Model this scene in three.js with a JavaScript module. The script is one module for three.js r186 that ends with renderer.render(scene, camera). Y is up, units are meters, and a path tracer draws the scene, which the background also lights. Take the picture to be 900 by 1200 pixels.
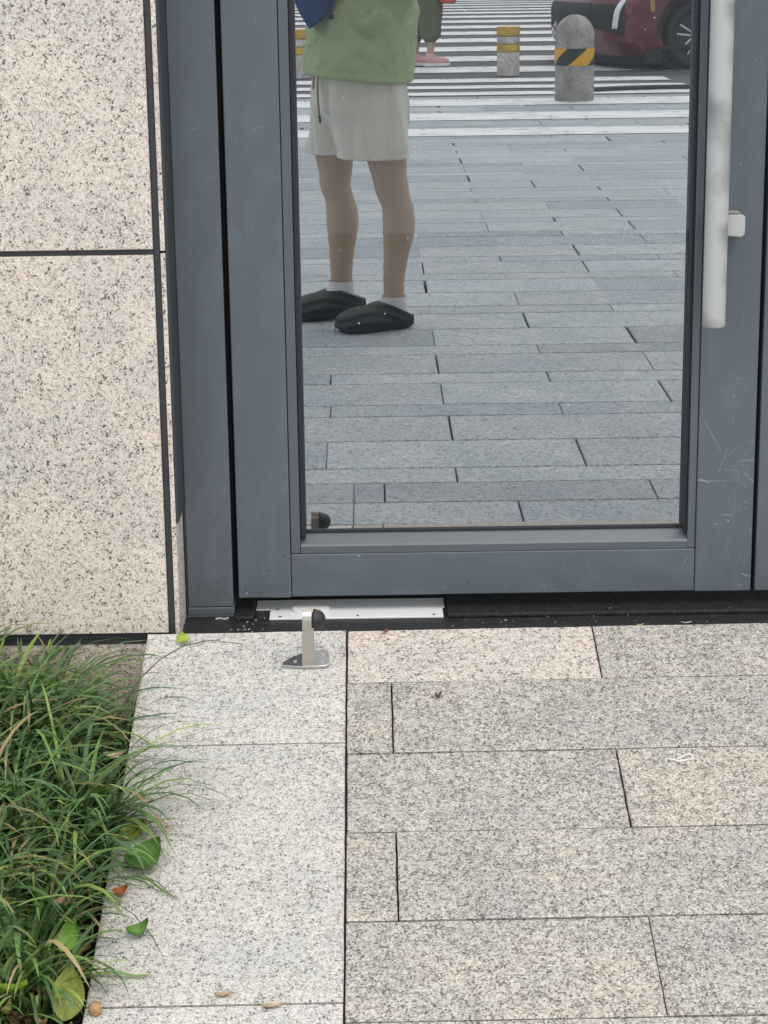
import * as THREE from 'three';
import { RoundedBoxGeometry } from 'three/addons/geometries/RoundedBoxGeometry.js';
import { mergeGeometries } from 'three/addons/utils/BufferGeometryUtils.js';
import { ImprovedNoise } from 'three/addons/math/ImprovedNoise.js';

// ---------------------------------------------------------------- camera, sky, sun, exposure
const W = 768, H = 1024;
const scene = new THREE.Scene();
const camera = new THREE.PerspectiveCamera(2 * Math.atan(600 / 2506.016) * 180 / Math.PI, W / H, 0.02, 900);
camera.position.set(0, 1.12215, 3.52568);
camera.rotation.set(-0.268775, -0.0061272, -0.0129312, 'YXZ');

const perlin = new ImprovedNoise();
const N = (x, y, z = 0) => perlin.noise(x, y, z);
function rng(seed) { let a = seed >>> 0; return () => { a = (a + 0x6D2B79F5) | 0; let t = Math.imul(a ^ (a >>> 15), 1 | a); t = (t + Math.imul(t ^ (t >>> 7), 61 | t)) ^ t; return ((t ^ (t >>> 14)) >>> 0) / 4294967296; }; }

{ // overcast sky: brightest overhead, soft cloud mottling
  const w = 512, h = 256, d = new Float32Array(w * h * 4);
  for (let j = 0; j < h; j++) for (let i = 0; i < w; i++) {
    const el = ((j + 0.5) / h - 0.5) * Math.PI, az = (i + 0.5) / w * 2 * Math.PI;
    const x = Math.cos(el) * Math.cos(az), y = Math.sin(el), z = Math.cos(el) * Math.sin(az);
    const c = 0.5 * N(x * 2.1 + 5, y * 3, z * 2.1) + 0.25 * N(x * 5, y * 7 + 3, z * 5);
    const L = Math.max(0.05, (y > 0 ? (1 + 0.7 * y) / 1.45 : 0.5) * (1 + 0.28 * c));
    const k = (j * w + i) * 4; d[k] = L * 0.955; d[k + 1] = L * 0.995; d[k + 2] = L * 1.05; d[k + 3] = 1;
  }
  const t = new THREE.DataTexture(d, w, h, THREE.RGBAFormat, THREE.FloatType);
  t.mapping = THREE.EquirectangularReflectionMapping; t.magFilter = THREE.LinearFilter; t.needsUpdate = true;
  scene.background = t; scene.environment = t;
}
const sun = new THREE.DirectionalLight(0xfff4e6, 0.75);
sun.position.set(2, 9, 6); sun.target.position.set(0, 0, 0.5);
sun.castShadow = true; sun.shadow.radius = 45; sun.shadow.mapSize.set(2048, 2048);
Object.assign(sun.shadow.camera, { left: -15, right: 15, top: 15, bottom: -15, near: 0.5, far: 60 });
scene.add(sun, sun.target);

const renderer = new THREE.WebGLRenderer({ antialias: true });
renderer.setSize(W, H);
renderer.toneMapping = THREE.LinearToneMapping;
renderer.toneMappingExposure = 1.53;
renderer.shadowMap.enabled = true;

// ---------------------------------------------------------------- helpers
const used = {};
function numbered(n) { const k = used[n] = (used[n] ?? -1) + 1; return k ? n + '_' + String(k).padStart(3, '0') : n; }
function mesh(name, geo, mat, parent) { const m = new THREE.Mesh(geo, mat); m.name = name; m.castShadow = m.receiveShadow = true; parent.add(m); return m; }
function tag(o, label, category, group) { o.userData.label = label; o.userData.category = category; if (group) o.userData.group = group; return o; }
function thing(name, label, category, pos = [0, 0, 0], turn = 0, group) { const o = new THREE.Group(); o.name = numbered(name); o.position.set(...pos); o.rotation.y = turn; scene.add(o); return tag(o, label, category, group); }
function solo(name, geo, mat, label, category, pos = [0, 0, 0], group) { const m = mesh(numbered(name), geo, mat, scene); m.position.set(...pos); return tag(m, label, category, group); }
function structure(name, geo, mat) { const m = geo ? mesh(name, geo, mat, scene) : new THREE.Group(); m.name = name; m.userData.kind = 'structure'; if (!geo) scene.add(m); return m; }
const V = (x, y, z) => new THREE.Vector3(x, y, z);
function box(x0, x1, y0, y1, z0, z1, r = 0.0015) {
  const g = r ? new RoundedBoxGeometry(x1 - x0, y1 - y0, z1 - z0, 2, Math.min(r, (x1 - x0) / 2.1, (y1 - y0) / 2.1, (z1 - z0) / 2.1)) : new THREE.BoxGeometry(x1 - x0, y1 - y0, z1 - z0);
  g.translate((x0 + x1) / 2, (y0 + y1) / 2, (z0 + z1) / 2); return metric(g);
}
function metric(g, s = 1, ou = 0, ov = 0) { // uv in metres, by the axis that each vertex faces
  const p = g.attributes.position, n = g.attributes.normal, u = new Float32Array(p.count * 2);
  for (let i = 0; i < p.count; i++) {
    const ax = Math.abs(n.getX(i)), ay = Math.abs(n.getY(i)), az = Math.abs(n.getZ(i));
    const [a, b] = ay >= ax && ay >= az ? [p.getX(i), p.getZ(i)] : ax >= az ? [p.getZ(i), p.getY(i)] : [p.getX(i), p.getY(i)];
    u[2 * i] = a * s + ou; u[2 * i + 1] = b * s + ov;
  }
  g.setAttribute('uv', new THREE.BufferAttribute(u, 2)); return g;
}
const tube = (pts, r, seg = 24, rs = 8) => new THREE.TubeGeometry(new THREE.CatmullRomCurve3(pts.map((p) => V(...p))), seg, r, rs);
const toS = (x) => { x = Math.min(1, Math.max(0, x)); return 255 * (x <= 0.0031308 ? 12.92 * x : 1.055 * Math.pow(x, 1 / 2.4) - 0.055); };
const std = (o) => new THREE.MeshStandardMaterial(o);
const rgb = (r, g, b) => new THREE.Color().setRGB(r, g, b);

// ---------------------------------------------------------------- textures
function byteTexture(size, data, srgb, repeat) {
  const t = new THREE.DataTexture(data, size, size, THREE.RGBAFormat, THREE.UnsignedByteType);
  t.wrapS = t.wrapT = THREE.RepeatWrapping; t.magFilter = THREE.LinearFilter; t.minFilter = THREE.LinearMipmapLinearFilter; t.generateMipmaps = true;
  if (srgb) t.colorSpace = THREE.SRGBColorSpace; t.repeat.set(repeat, repeat); t.needsUpdate = true; return t;
}
function tileNoise(seed, cells, S) { // value noise that tiles
  const r = rng(seed), g = new Float32Array(cells * cells); for (let i = 0; i < g.length; i++) g[i] = r();
  return (x, y) => {
    const fx = x / S * cells, fy = y / S * cells, ix = Math.floor(fx), iy = Math.floor(fy); let tx = fx - ix, ty = fy - iy; tx = tx * tx * (3 - 2 * tx); ty = ty * ty * (3 - 2 * ty);
    const a = (i, j) => g[((j % cells + cells) % cells) * cells + ((i % cells + cells) % cells)];
    return (a(ix, iy) * (1 - tx) + a(ix + 1, iy) * tx) * (1 - ty) + (a(ix, iy + 1) * (1 - tx) + a(ix + 1, iy + 1) * tx) * ty;
  };
}
// crystals of granite: minerals = [share, [r, g, b] linear, jitter, height]
function granite(seed, S, metres, crystals, minerals, mottle) {
  const r = rng(seed), C = crystals, px = new Float32Array(C * C), py = new Float32Array(C * C), kind = new Uint8Array(C * C), jit = new Float32Array(C * C);
  const clump = tileNoise(seed + 3, Math.round(C / 3), C);
  for (let i = 0; i < C * C; i++) {
    px[i] = r(); py[i] = r(); jit[i] = r() * 2 - 1;
    let t = 0.7 * r() + 0.3 * clump(i % C, Math.floor(i / C)), k = 0; while (k < minerals.length - 1 && t > minerals[k][0]) { t -= minerals[k][0]; k++; } kind[i] = k;
  }
  const wx = tileNoise(seed + 1, Math.round(C * 1.3), S), wy = tileNoise(seed + 2, Math.round(C * 1.3), S), m1 = tileNoise(seed + 4, 9, S), m2 = tileNoise(seed + 5, 26, S), fine = tileNoise(seed + 6, 420, S);
  const col = new Uint8Array(S * S * 4), bump = new Uint8Array(S * S * 4);
  for (let y = 0; y < S; y++) for (let x = 0; x < S; x++) {
    const fx = x / S * C + 0.9 * (wx(x, y) - 0.5), fy = y / S * C + 0.9 * (wy(x, y) - 0.5), ix = Math.floor(fx), iy = Math.floor(fy);
    let best = 9, id = 0;
    for (let b = -1; b <= 1; b++) for (let a = -1; a <= 1; a++) {
      const cx = ((ix + a) % C + C) % C, cy = ((iy + b) % C + C) % C, q = cy * C + cx, dx = ix + a + px[q] - fx, dy = iy + b + py[q] - fy, dd = dx * dx + dy * dy;
      if (dd < best) { best = dd; id = q; }
    }
    const m = minerals[kind[id]], mo = (m1(x, y) - 0.5) * 0.6 + (m2(x, y) - 0.5) * 0.4, f = (1 + jit[id] * m[2]) * (1 + mottle * mo) * (0.9 + 0.2 * fine(x, y)), k = (y * S + x) * 4;
    for (let c = 0; c < 3; c++) col[k + c] = toS(m[1][c] * f * (1 + (c - 1) * -0.07 * mo));
    col[k + 3] = 255;
    const hgt = 255 * Math.min(1, Math.max(0, m[3] + 0.18 * jit[id] + 0.25 * (fine(x, y) - 0.5) + 0.3 * (m2(x, y) - 0.5)));
    bump[k] = bump[k + 1] = bump[k + 2] = hgt; bump[k + 3] = 255;
  }
  return { map: byteTexture(S, col, true, 1 / metres), bumpMap: byteTexture(S, bump, false, 1 / metres) };
}
const texWall = granite(11, 1024, 0.72, 330, [[0.48, [0.7, 0.64, 0.565], 0.12, 0.6], [0.18, [0.67, 0.54, 0.45], 0.14, 0.6], [0.19, [0.41, 0.37, 0.335], 0.3, 0.5], [0.15, [0.1, 0.095, 0.09], 0.6, 0.35]], 0.2);
const texBorder = granite(23, 1024, 0.72, 370, [[0.53, [0.6, 0.575, 0.525], 0.12, 0.65], [0.29, [0.41, 0.392, 0.355], 0.25, 0.5], [0.18, [0.15, 0.146, 0.137], 0.5, 0.3]], 0.18);
const texRamp = granite(37, 1024, 0.72, 320, [[0.42, [0.575, 0.535, 0.475], 0.16, 0.65], [0.32, [0.375, 0.35, 0.312], 0.25, 0.5], [0.26, [0.165, 0.155, 0.14], 0.4, 0.3]], 0.22);
const texPink = granite(41, 1024, 0.72, 290, [[0.54, [0.6, 0.54, 0.485], 0.14, 0.65], [0.26, [0.41, 0.37, 0.34], 0.22, 0.5], [0.2, [0.15, 0.14, 0.135], 0.45, 0.3]], 0.14);
const texStreet = granite(53, 1024, 1.1, 260, [[0.45, [0.44, 0.485, 0.512], 0.14, 0.6], [0.33, [0.33, 0.37, 0.393], 0.2, 0.5], [0.22, [0.195, 0.225, 0.243], 0.35, 0.3]], 0.22);
function plain(seed, S, metres, f) { // f(fine, mid, coarse) -> [r, g, b, height]
  const a = tileNoise(seed, 256, S), b = tileNoise(seed + 1, 48, S), c = tileNoise(seed + 2, 9, S), col = new Uint8Array(S * S * 4), bump = new Uint8Array(S * S * 4);
  for (let y = 0; y < S; y++) for (let x = 0; x < S; x++) { const o = f(a(x, y), b(x, y), c(x, y)), k = (y * S + x) * 4; for (let i = 0; i < 3; i++) { col[k + i] = toS(o[i]); bump[k + i] = 255 * Math.min(1, Math.max(0, o[3])); } col[k + 3] = bump[k + 3] = 255; }
  return { map: byteTexture(S, col, true, 1 / metres), bumpMap: byteTexture(S, bump, false, 1 / metres) };
}
const texAsphalt = plain(71, 512, 1.5, (a, b, c) => { const v = 0.055 + 0.05 * a + 0.02 * b + 0.02 * c; return [v, v * 1.03, v * 1.05, a]; });
const texPaint = plain(73, 512, 1.2, (a, b, c) => { const w = b * 0.5 + c * 0.5 + a * 0.25; const v = w < 0.36 ? 0.36 : 0.68 + 0.1 * c; return [v * 0.97, v, v * 1.01, a]; });
const texConcrete = plain(79, 512, 0.6, (a, b, c) => { const v = 0.33 + 0.16 * (b - 0.5) + 0.26 * (a - 0.5) + 0.16 * (c - 0.5); return [v * 1.03, v, v * 0.92, a * 0.6 + b * 0.4]; });
const texSoil = plain(83, 512, 0.4, (a, b, c) => { const v = 0.02 + 0.03 * a * b + 0.02 * b; return [v * 1.25, v, v * 0.7, a * 0.5 + b * 0.5]; });
const texSill = plain(89, 512, 0.3, (a, b, c) => { const d = a > 0.86 && b > 0.45 ? 0.09 : 0; const v = 0.014 + 0.012 * b + d * (b - 0.3); return [v, v * 1.03, v * 1.08, a * 0.6 + b * 0.4]; });
const texWorn = plain(97, 512, 0.35, (a, b, c) => { const w = 0.1 * b + 0.9 * c, k = Math.max(0, Math.min(1, (w - 0.42) / 0.42)), v = 0.45 - 0.24 * k + 0.03 * (a - 0.5) + 0.012 * (b - 0.5) + (a > 0.994 ? -0.15 : 0); return [v, v * 1.01, v * 0.985, 0.5 + (a - 0.5) * 0.3]; });
const texCloth = plain(101, 512, 0.12, (a, b, c) => { const v = 0.9 + 0.2 * (a - 0.5) + 0.1 * (b - 0.5); return [v, v, v, a]; });
const texLeafy = plain(103, 256, 0.09, (a, b, c) => { const v = 0.72 + 0.4 * (b - 0.3) + 0.25 * (c - 0.5); return [v, v, v * 0.9, b]; });

// the painted door metal: colour specks, dull patches and scratches where the photograph shows them
function metalCanvas(seed, scratches, specks) {
  const w = 256, h = 2048, cv = document.createElement('canvas'); cv.width = w; cv.height = h; const g = cv.getContext('2d'), r = rng(seed);
  g.fillStyle = 'rgb(91,99,105)'; g.fillRect(0, 0, w, h);
  for (let i = 0; i < 90; i++) { g.fillStyle = r() < 0.5 ? 'rgba(90,101,110,0.10)' : 'rgba(120,130,136,0.08)'; g.beginPath(); g.ellipse(r() * w, r() * h, 10 + r() * 50, 20 + r() * 110, r() * 0.5, 0, 7); g.fill(); }
  for (let i = 0; i < specks; i++) { const x = r() * w, y = r() * h, s = 0.5 + r() * r() * 2.2; g.fillStyle = r() < 0.45 ? 'rgba(205,212,215,' + (0.25 + 0.5 * r()) + ')' : 'rgba(48,54,60,' + (0.2 + 0.4 * r()) + ')'; g.beginPath(); g.ellipse(x, y, s, s * (0.8 + r()), r() * 3, 0, 7); g.fill(); }
  for (const [x0, y0, x1, y1, a, lw] of scratches) { g.strokeStyle = 'rgba(185,192,194,' + a * 0.75 + ')'; g.lineWidth = lw; g.lineCap = 'round'; g.beginPath(); let x = x0 * w, y = (1 - y0) * h; g.moveTo(x, y); for (let k = 1; k <= 6; k++) g.lineTo((x0 + (x1 - x0) * k / 6) * w + (r() - 0.5) * 3, (1 - y0 - (y1 - y0) * k / 6) * h + (r() - 0.5) * 4); g.stroke(); }
  const t = new THREE.CanvasTexture(cv); t.colorSpace = THREE.SRGBColorSpace; t.wrapS = t.wrapT = THREE.RepeatWrapping; t.magFilter = THREE.LinearFilter; return t;
}
const rs = rng(5), minor = []; for (let i = 0; i < 16; i++) { const x = 0.45 + 0.5 * rs(), y = 0.02 + 0.3 * rs(); minor.push([x, y, x + (rs() - 0.5) * 0.14, y + (rs() - 0.5) * 0.02, 0.35 + 0.35 * rs(), 1 + 1.4 * rs()]); }
const scratchList = [[0.1, 0.285, 0.38, 0.235, 0.55, 1.6], [0.12, 0.28, 0.4, 0.237, 0.45, 1.2], [0.5, 0.242, 0.36, 0.202, 0.6, 1.8], [0.72, 0.245, 0.44, 0.224, 0.5, 1.5], [0.44, 0.207, 0.66, 0.204, 0.5, 1.6], [0.03, 0.19, 0.75, 0.188, 0.55, 1.7], [0.03, 0.192, 0.2, 0.187, 0.7, 4], [0.45, 0.183, 0.55, 0.155, 0.4, 1.2], [0.7, 0.22, 0.97, 0.222, 0.6, 2], [0.8, 0.2, 0.95, 0.188, 0.6, 3], [0.68, 0.205, 0.7, 0.193, 0.5, 2], [0.45, 0.135, 0.62, 0.135, 0.6, 2.5], [0.3, 0.12, 0.36, 0.122, 0.5, 3], [0.8, 0.04, 0.93, 0.035, 0.7, 3], [0.2, 0.44, 0.5, 0.43, 0.3, 1], [0.85, 0.25, 0.95, 0.249, 0.5, 2]];
const paintA = metalCanvas(3, [[0.15, 0.73, 0.3, 0.735, 0.5, 2], [0.5, 0.66, 0.7, 0.67, 0.35, 2], [0.6, 0.52, 0.75, 0.51, 0.4, 2.5]], 240);
const paintB = metalCanvas(8, [...scratchList, ...minor], 170);
const metalOpts = { roughness: 0.42, metalness: 0.0 };
function painted(tex, rotate) { const t = tex.clone(); t.needsUpdate = true; t.repeat.set(1 / 0.1, 1 / 1.1); if (rotate) { t.rotation = Math.PI / 2; } return std({ map: t, ...metalOpts }); }
const M = {
  paint: painted(paintA), paintRail: painted(paintA, true), paintScratched: painted(paintB),
  paintBead: std({ color: rgb(0.096, 0.114, 0.13), roughness: 0.4 }),
  gasket: std({ color: rgb(0.018, 0.02, 0.024), roughness: 0.6 }),
  black: std({ color: rgb(0.008, 0.008, 0.009), roughness: 0.8 }),
  sealant: std({ color: rgb(0.04, 0.04, 0.044), roughness: 0.55 }),
  returnShade: std({ color: rgb(0.04, 0.043, 0.045), roughness: 0.6 }),  // dark colour holding the shade and grime of the stone return
  wall: std({ ...texWall, bumpScale: 0.0006, roughness: 0.6 }),
  plinth: std({ ...texWall, color: rgb(1.0, 0.97, 0.94), bumpScale: 0.001, roughness: 0.8 }),
  returnStone: std({ ...texWall, color: rgb(0.75, 0.7, 0.64), bumpScale: 0.001, roughness: 0.75 }),
  sill: std({ ...texSill, bumpScale: 0.0012, roughness: 0.42 }),
  steel: std({ color: rgb(0.56, 0.53, 0.48), metalness: 1, roughness: 0.38 }),
  rubber: std({ color: rgb(0.022, 0.022, 0.023), roughness: 0.5 }),
  white: std({ color: rgb(0.78, 0.78, 0.77), roughness: 0.45 }),
  worn: std({ ...texWorn, bumpScale: 0.0004, roughness: 0.5 }),
  mortar: std({ color: rgb(0.03, 0.028, 0.026), roughness: 1 }),
  soil: std({ ...texSoil, bumpScale: 0.012, roughness: 1 }),
  asphalt: std({ ...texAsphalt, bumpScale: 0.004, roughness: 0.85 }),
  roadPaint: std({ ...texPaint, bumpScale: 0.001, roughness: 0.7 }),
  glass: new THREE.MeshPhysicalMaterial({ color: rgb(0.72, 0.82, 0.86), roughness: 0, metalness: 0, transmission: 1, thickness: 0, ior: 5.6, specularIntensity: 1, side: THREE.DoubleSide }),
};
const slabTones = (tex, list, bump) => list.map((c) => std({ ...tex, color: rgb(...c), bumpScale: bump, roughness: 0.78 }));
const tonesBorder = slabTones(texBorder, [[1.03, 1.03, 1.03], [0.98, 0.98, 0.98]], 0.0008);
const tonesRamp = slabTones(texRamp, [[0.93, 0.925, 0.92], [0.9, 0.905, 0.905], [0.96, 0.95, 0.935], [0.92, 0.925, 0.93]], 0.0012);
const tonesPink = slabTones(texPink, [[1.05, 1.03, 1.01]], 0.001);
const tonesStreet = slabTones(texStreet, [[1, 1, 1], [0.84, 0.85, 0.86], [1.1, 1.1, 1.09], [0.92, 0.94, 0.96], [1.03, 1.02, 1.0]], 0.0012);

// ---------------------------------------------------------------- slabs of stone
// top at y = 0, chamfered edge, its outline slightly uneven when rough > 0
function slab(x0, x1, z0, z1, seed, { t = 0.05, ch = 0.0016, rough = 0, n = 1 } = {}) {
  const r = rng(seed), per = [];
  const edge = (ax, az, bx, bz) => { for (let i = 0; i < n; i++) per.push([ax + (bx - ax) * i / n, az + (bz - az) * i / n, i === 0]); };
  edge(x0, z0, x1, z0); edge(x1, z0, x1, z1); edge(x1, z1, x0, z1); edge(x0, z1, x0, z0);
  const cx = (x0 + x1) / 2, cz = (z0 + z1) / 2, P = [], I = [], k = per.length;
  const rings = [[0, -t], [0, -ch], [ch, 0]];
  const jit = per.map(() => rough * r());
  for (const [inset, y] of rings) per.forEach(([x, z], i) => { const d = inset * (1 + (rough ? r() : 0)) + jit[i]; P.push(Math.abs(x - cx) < (x1 - x0) / 2 - 1e-6 ? x : x + Math.sign(cx - x) * d, y, Math.abs(z - cz) < (z1 - z0) / 2 - 1e-6 ? z : z + Math.sign(cz - z) * d); });
  P.push(cx, 0, cz);
  for (let a = 0; a < 2; a++) for (let i = 0; i < k; i++) { const j = (i + 1) % k; I.push(a * k + i, (a + 1) * k + i, a * k + j, a * k + j, (a + 1) * k + i, (a + 1) * k + j); }
  for (let i = 0; i < k; i++) I.push(2 * k + i, 3 * k, 2 * k + (i + 1) % k);
  let g = new THREE.BufferGeometry(); g.setAttribute('position', new THREE.Float32BufferAttribute(P, 3)); g.setIndex(I); g = g.toNonIndexed(); g.computeVertexNormals();
  return metric(g, 1, r() * 3, r() * 3);
}

// ---------------------------------------------------------------- ramp in front of the door
const SL = 0.208189, Z0 = 0.17816, GL = -0.2356;            // slope, top edge, level of the street pavement
const ramp = structure('ramp'); ramp.position.set(0, 0, Z0); ramp.rotation.set(SL, 0, 0.0045, 'XYZ');
const XA = -0.0425, XB = 0.0278, XE = -0.3716, XR = 3.2, RAMP = 1.14;
{
  const vs = [0, 0.1641, 0.3641, 0.5641, 0.7641, 0.9641, RAMP], gap = 0.0016; let s = 100;
  mesh('mortar_bed', new THREE.BoxGeometry(XR - XE - 0.004, 0.03, RAMP - 0.004).translate((XR + XE) / 2, -0.024, RAMP / 2), M.mortar, ramp);
  const put = (x0, x1, v0, v1, mats) => { const r = rng(++s); const m = mesh('paving_slab', slab(x0 + gap * (0.25 + r() * 0.4), x1 - gap * (0.25 + r() * 0.45), v0 + gap * (0.45 + 0.6 * r()), v1 - gap * (0.45 + 0.6 * r()), s, { t: 0.03, ch: 0.0014, rough: 0.0009, n: 12 }), mats[Math.floor(r() * mats.length)], ramp); m.position.y = (r() - 0.5) * 0.0014; m.rotation.y = (r() - 0.5) * 0.002; };
  for (const [a, b] of [[0, 0.334], [0.334, 0.927], [0.927, RAMP]]) put(XE, XA - 0.001, a, b, tonesBorder);
  vs.slice(0, -1).forEach((v, i) => {
    const xs = [XA]; let x = i % 2 ? XB : XB + 0.3335; while (x < XR - 0.1) { xs.push(x); x += 0.667; } xs.push(XR);
    for (let k = 0; k + 1 < xs.length; k++) put(xs[k], xs[k + 1], v, vs[i + 1], i === 0 && k === 0 ? tonesPink : tonesRamp);
  });
}

// ---------------------------------------------------------------- street pavement, one slab after the other
const pavement = structure('pavement'); const PEND = 13.82;
{
  mesh('mortar_bed', new THREE.BoxGeometry(44, 0.06, PEND - 1.28).translate(0, GL - 0.052, (PEND + 1.28) / 2), M.mortar, pavement);
  const rows = [[1.294, 1.49], [1.49, 1.678]]; let z = 1.678; const seq = 'nwwnwnwnwwnwwnwnwwnwnwwnwnwwnwnwwnwnwwnwnwwnwnwwnwnwwnwnww'; let q = 0;
  while (z < PEND - 0.05) { const w = Math.min(seq[q++ % seq.length] === 'n' ? 0.15 : 0.3, PEND - z); rows.push([z, z + w]); z += w; }
  const rest = tonesStreet.map(() => []); let s = 1000;
  rows.forEach(([a, b], i) => {
    const off = i < 2 ? XB + (i ? 0 : 0.3335) : (i % 2 === 0 ? 0.221 : 0.5545), k0 = -Math.ceil(20 / 0.667), xs = [];
    for (let k = k0; k < 32; k++) { const x = off + 0.667 * k + (rng(i * 77 + k + 500)() - 0.5) * 0.012; xs.push(x); }
    if (i < 2) xs.splice(xs.findIndex((x) => x > XA), i ? 0 : 0, XA);
    xs.sort((p, t) => p - t);
    for (let k = 0; k + 1 < xs.length; k++) {
      const r = rng(++s), zc = (b + 3.5) / 3.5, vis = xs[k + 1] > -0.13 * zc && xs[k] < 0.55 * zc, gap = 0.002 + 0.0025 * r(), gz = 0.0045 + 0.0011 * a * (0.5 + r());
      if (xs[k + 1] - xs[k] < 0.02) continue;
      const far = Math.abs(xs[k]) > 7; if (far && k % 2) continue;
      const x1 = far ? xs[Math.min(k + 2, xs.length - 1)] : xs[k + 1];
      const g = slab(xs[k] + gap / 2, x1 - gap / 2, a + gz / 2, b - gz / 2, s, { ch: 0.003, n: vis && b < 6 ? 2 : 1, t: 0.03 });
      const y = GL + (r() - 0.5) * 0.0012, tone = Math.floor(r() * tonesStreet.length);
      if (vis) { const m = mesh('paving_slab', g, tonesStreet[tone], pavement); m.position.y = y; m.rotation.y = (r() - 0.5) * 0.002; } else rest[tone].push(g.translate(0, y, 0));
    }
  });
  rest.forEach((l, i) => { const m = mesh('paving_slabs', mergeGeometries(l), tonesStreet[i], pavement); m.userData.kind = 'stuff'; });
  for (const [a, b] of [[10.67, 11.2], [11.82, 12.42], [13.05, 13.66]]) mesh('crossing_stripe', metric(new THREE.PlaneGeometry(6.1, b - a).rotateX(-Math.PI / 2).translate(-0.15, GL + 0.004, (a + b) / 2)), M.roadPaint, pavement);
}
// the border stone and the ground beside the ramp's foot are part of the same pavement rows

// ---------------------------------------------------------------- kerb, road, crossing, far ground
const ROAD = [[13.9, -0.242], [14.57, -0.263], [15.77, -0.298], [16.97, -0.329], [17.3, -0.328], [18.17, -0.301], [19.37, -0.269], [20.57, -0.235], [21.77, -0.203], [22.97, -0.183], [24.17, -0.166], [25.37, -0.15], [26.57, -0.138], [28, -0.135], [31, -0.148], [38, -0.2], [60, -0.4]];
function roadY(z) { for (let i = 1; i < ROAD.length; i++) if (z <= ROAD[i][0] || i === ROAD.length - 1) { const [a, ya] = ROAD[i - 1], [b, yb] = ROAD[i]; let t = Math.min(1, Math.max(0, (z - a) / (b - a))); return ya + (yb - ya) * t; } }
function drape(x0, x1, z0, z1, nz, lift, nx = 1) { const g = new THREE.PlaneGeometry(x1 - x0, z1 - z0, nx, nz).rotateX(-Math.PI / 2).translate((x0 + x1) / 2, 0, (z0 + z1) / 2), p = g.attributes.position; for (let i = 0; i < p.count; i++) p.setY(i, roadY(p.getZ(i)) + lift); g.computeVertexNormals(); return metric(g); }
{
  const road = structure('road', drape(-60, 60, 13.84, 60, 190, 0), M.asphalt);
  for (let k = 0; k < 30; k++) { const c = 14.57 + 1.2 * k; mesh('crossing_stripe', drape(-3.2, 2.85 + 0.075 * Math.max(0, c - 25), c - 0.29, c + 0.29, 6, 0.006), M.roadPaint, road); }
  const kerbMat = std({ ...texStreet, color: rgb(0.85, 0.86, 0.87), bumpScale: 0.001, roughness: 0.8 }), kerb = structure('kerb');
  for (let k = -22; k < 22; k++) mesh('kerb_stone', box(k * 0.9 + 0.003, k * 0.9 + 0.897, -0.6, GL + 0.002, PEND + 0.003, PEND + 0.12, 0.006), kerbMat, kerb);
  const far = structure('far_pavement', metric(new THREE.PlaneGeometry(120, 14).rotateX(-Math.PI / 2).translate(0, -0.27, 67)), tonesStreet[0]);
  structure('ground', metric(new THREE.PlaneGeometry(900, 900).rotateX(-Math.PI / 2).translate(0, -0.8, 60)), M.asphalt);
}

// ---------------------------------------------------------------- stone wall left and right of the doors
function stoneWall(name, label, sign, xEdge) {
  const w = thing(name, label, 'wall'); let s = 300 + (sign > 0 ? 50 : 0);
  const X = (a, b) => sign < 0 ? [xEdge - b, xEdge - a] : [xEdge + a, xEdge + b];
  const pw = 0.9, ys = [-0.012]; for (let k = 0; k < 7; k++) ys.push(ys[ys.length - 1] + (k ? 0.93 : 0.6375));
  mesh('core', box(...X(0.03, 3 * pw), -0.7, ys[7], -0.3, 0.118, 0), M.sealant, w);
  for (let c = 0; c < 3; c++) for (let k = 0; k < 7; k++) {
    const [a, b] = X(c * pw, c * pw + pw - 0.009), r = rng(++s);
    const g = box(a, b, ys[k] + 0.0045, ys[k + 1] - 0.0045, 0.12, 0.16, 0.0018); metric(g, 1, r() * 2, r() * 2); mesh('stone_panel', g, M.wall, w);
  }
  for (let k = 0; k <= 7; k++) mesh('joint_sealant', box(...X(-0.0005, 3 * pw), ys[k] - 0.006, ys[k] + 0.0048, 0.121, 0.1535 , 0.001), M.sealant, w);
  mesh('joint_sealant', box(...X(-0.0108, -0.0008), -0.026, ys[7], 0.118, 0.1545, 0.001), M.sealant, w);
  for (let k = 0; k < 7; k++) { mesh('corner_strip', metric(box(...X(-0.019, -0.0112), ys[k] + (k ? 0.002 : -0.016), ys[k + 1] - 0.002, 0.03, 0.159, 0.001), 1, k * 0.3, 0.2), M.wall, w); }
  mesh('return_shade', box(...X(-0.0235, -0.0192), 0.18, ys[7], 0.042, 0.1575, 0.001), M.returnShade, w);  // upper stone return: its shade and grime put in as a dark piece
  mesh('joint_sealant', box(...X(-0.012, 3 * pw), -0.028, -0.0185, 0.118, 0.151, 0.001), M.sealant, w);
  for (let c = 0; c < 3; c++) mesh('plinth_stone', metric(box(...X(c * pw - 0.012, c * pw + pw - 0.015), -0.7, -0.029, 0.08, 0.149, 0.002), 1, c * 0.37, 0.4), M.plinth, w);
  return w;
}
stoneWall('stone_wall', 'pinkish speckled granite wall panels with black joints left of the grey door', -1, -0.3385);
stoneWall('stone_wall', 'speckled granite wall beyond the hinge side of the right-hand door leaf', 1, 1.7);

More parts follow.
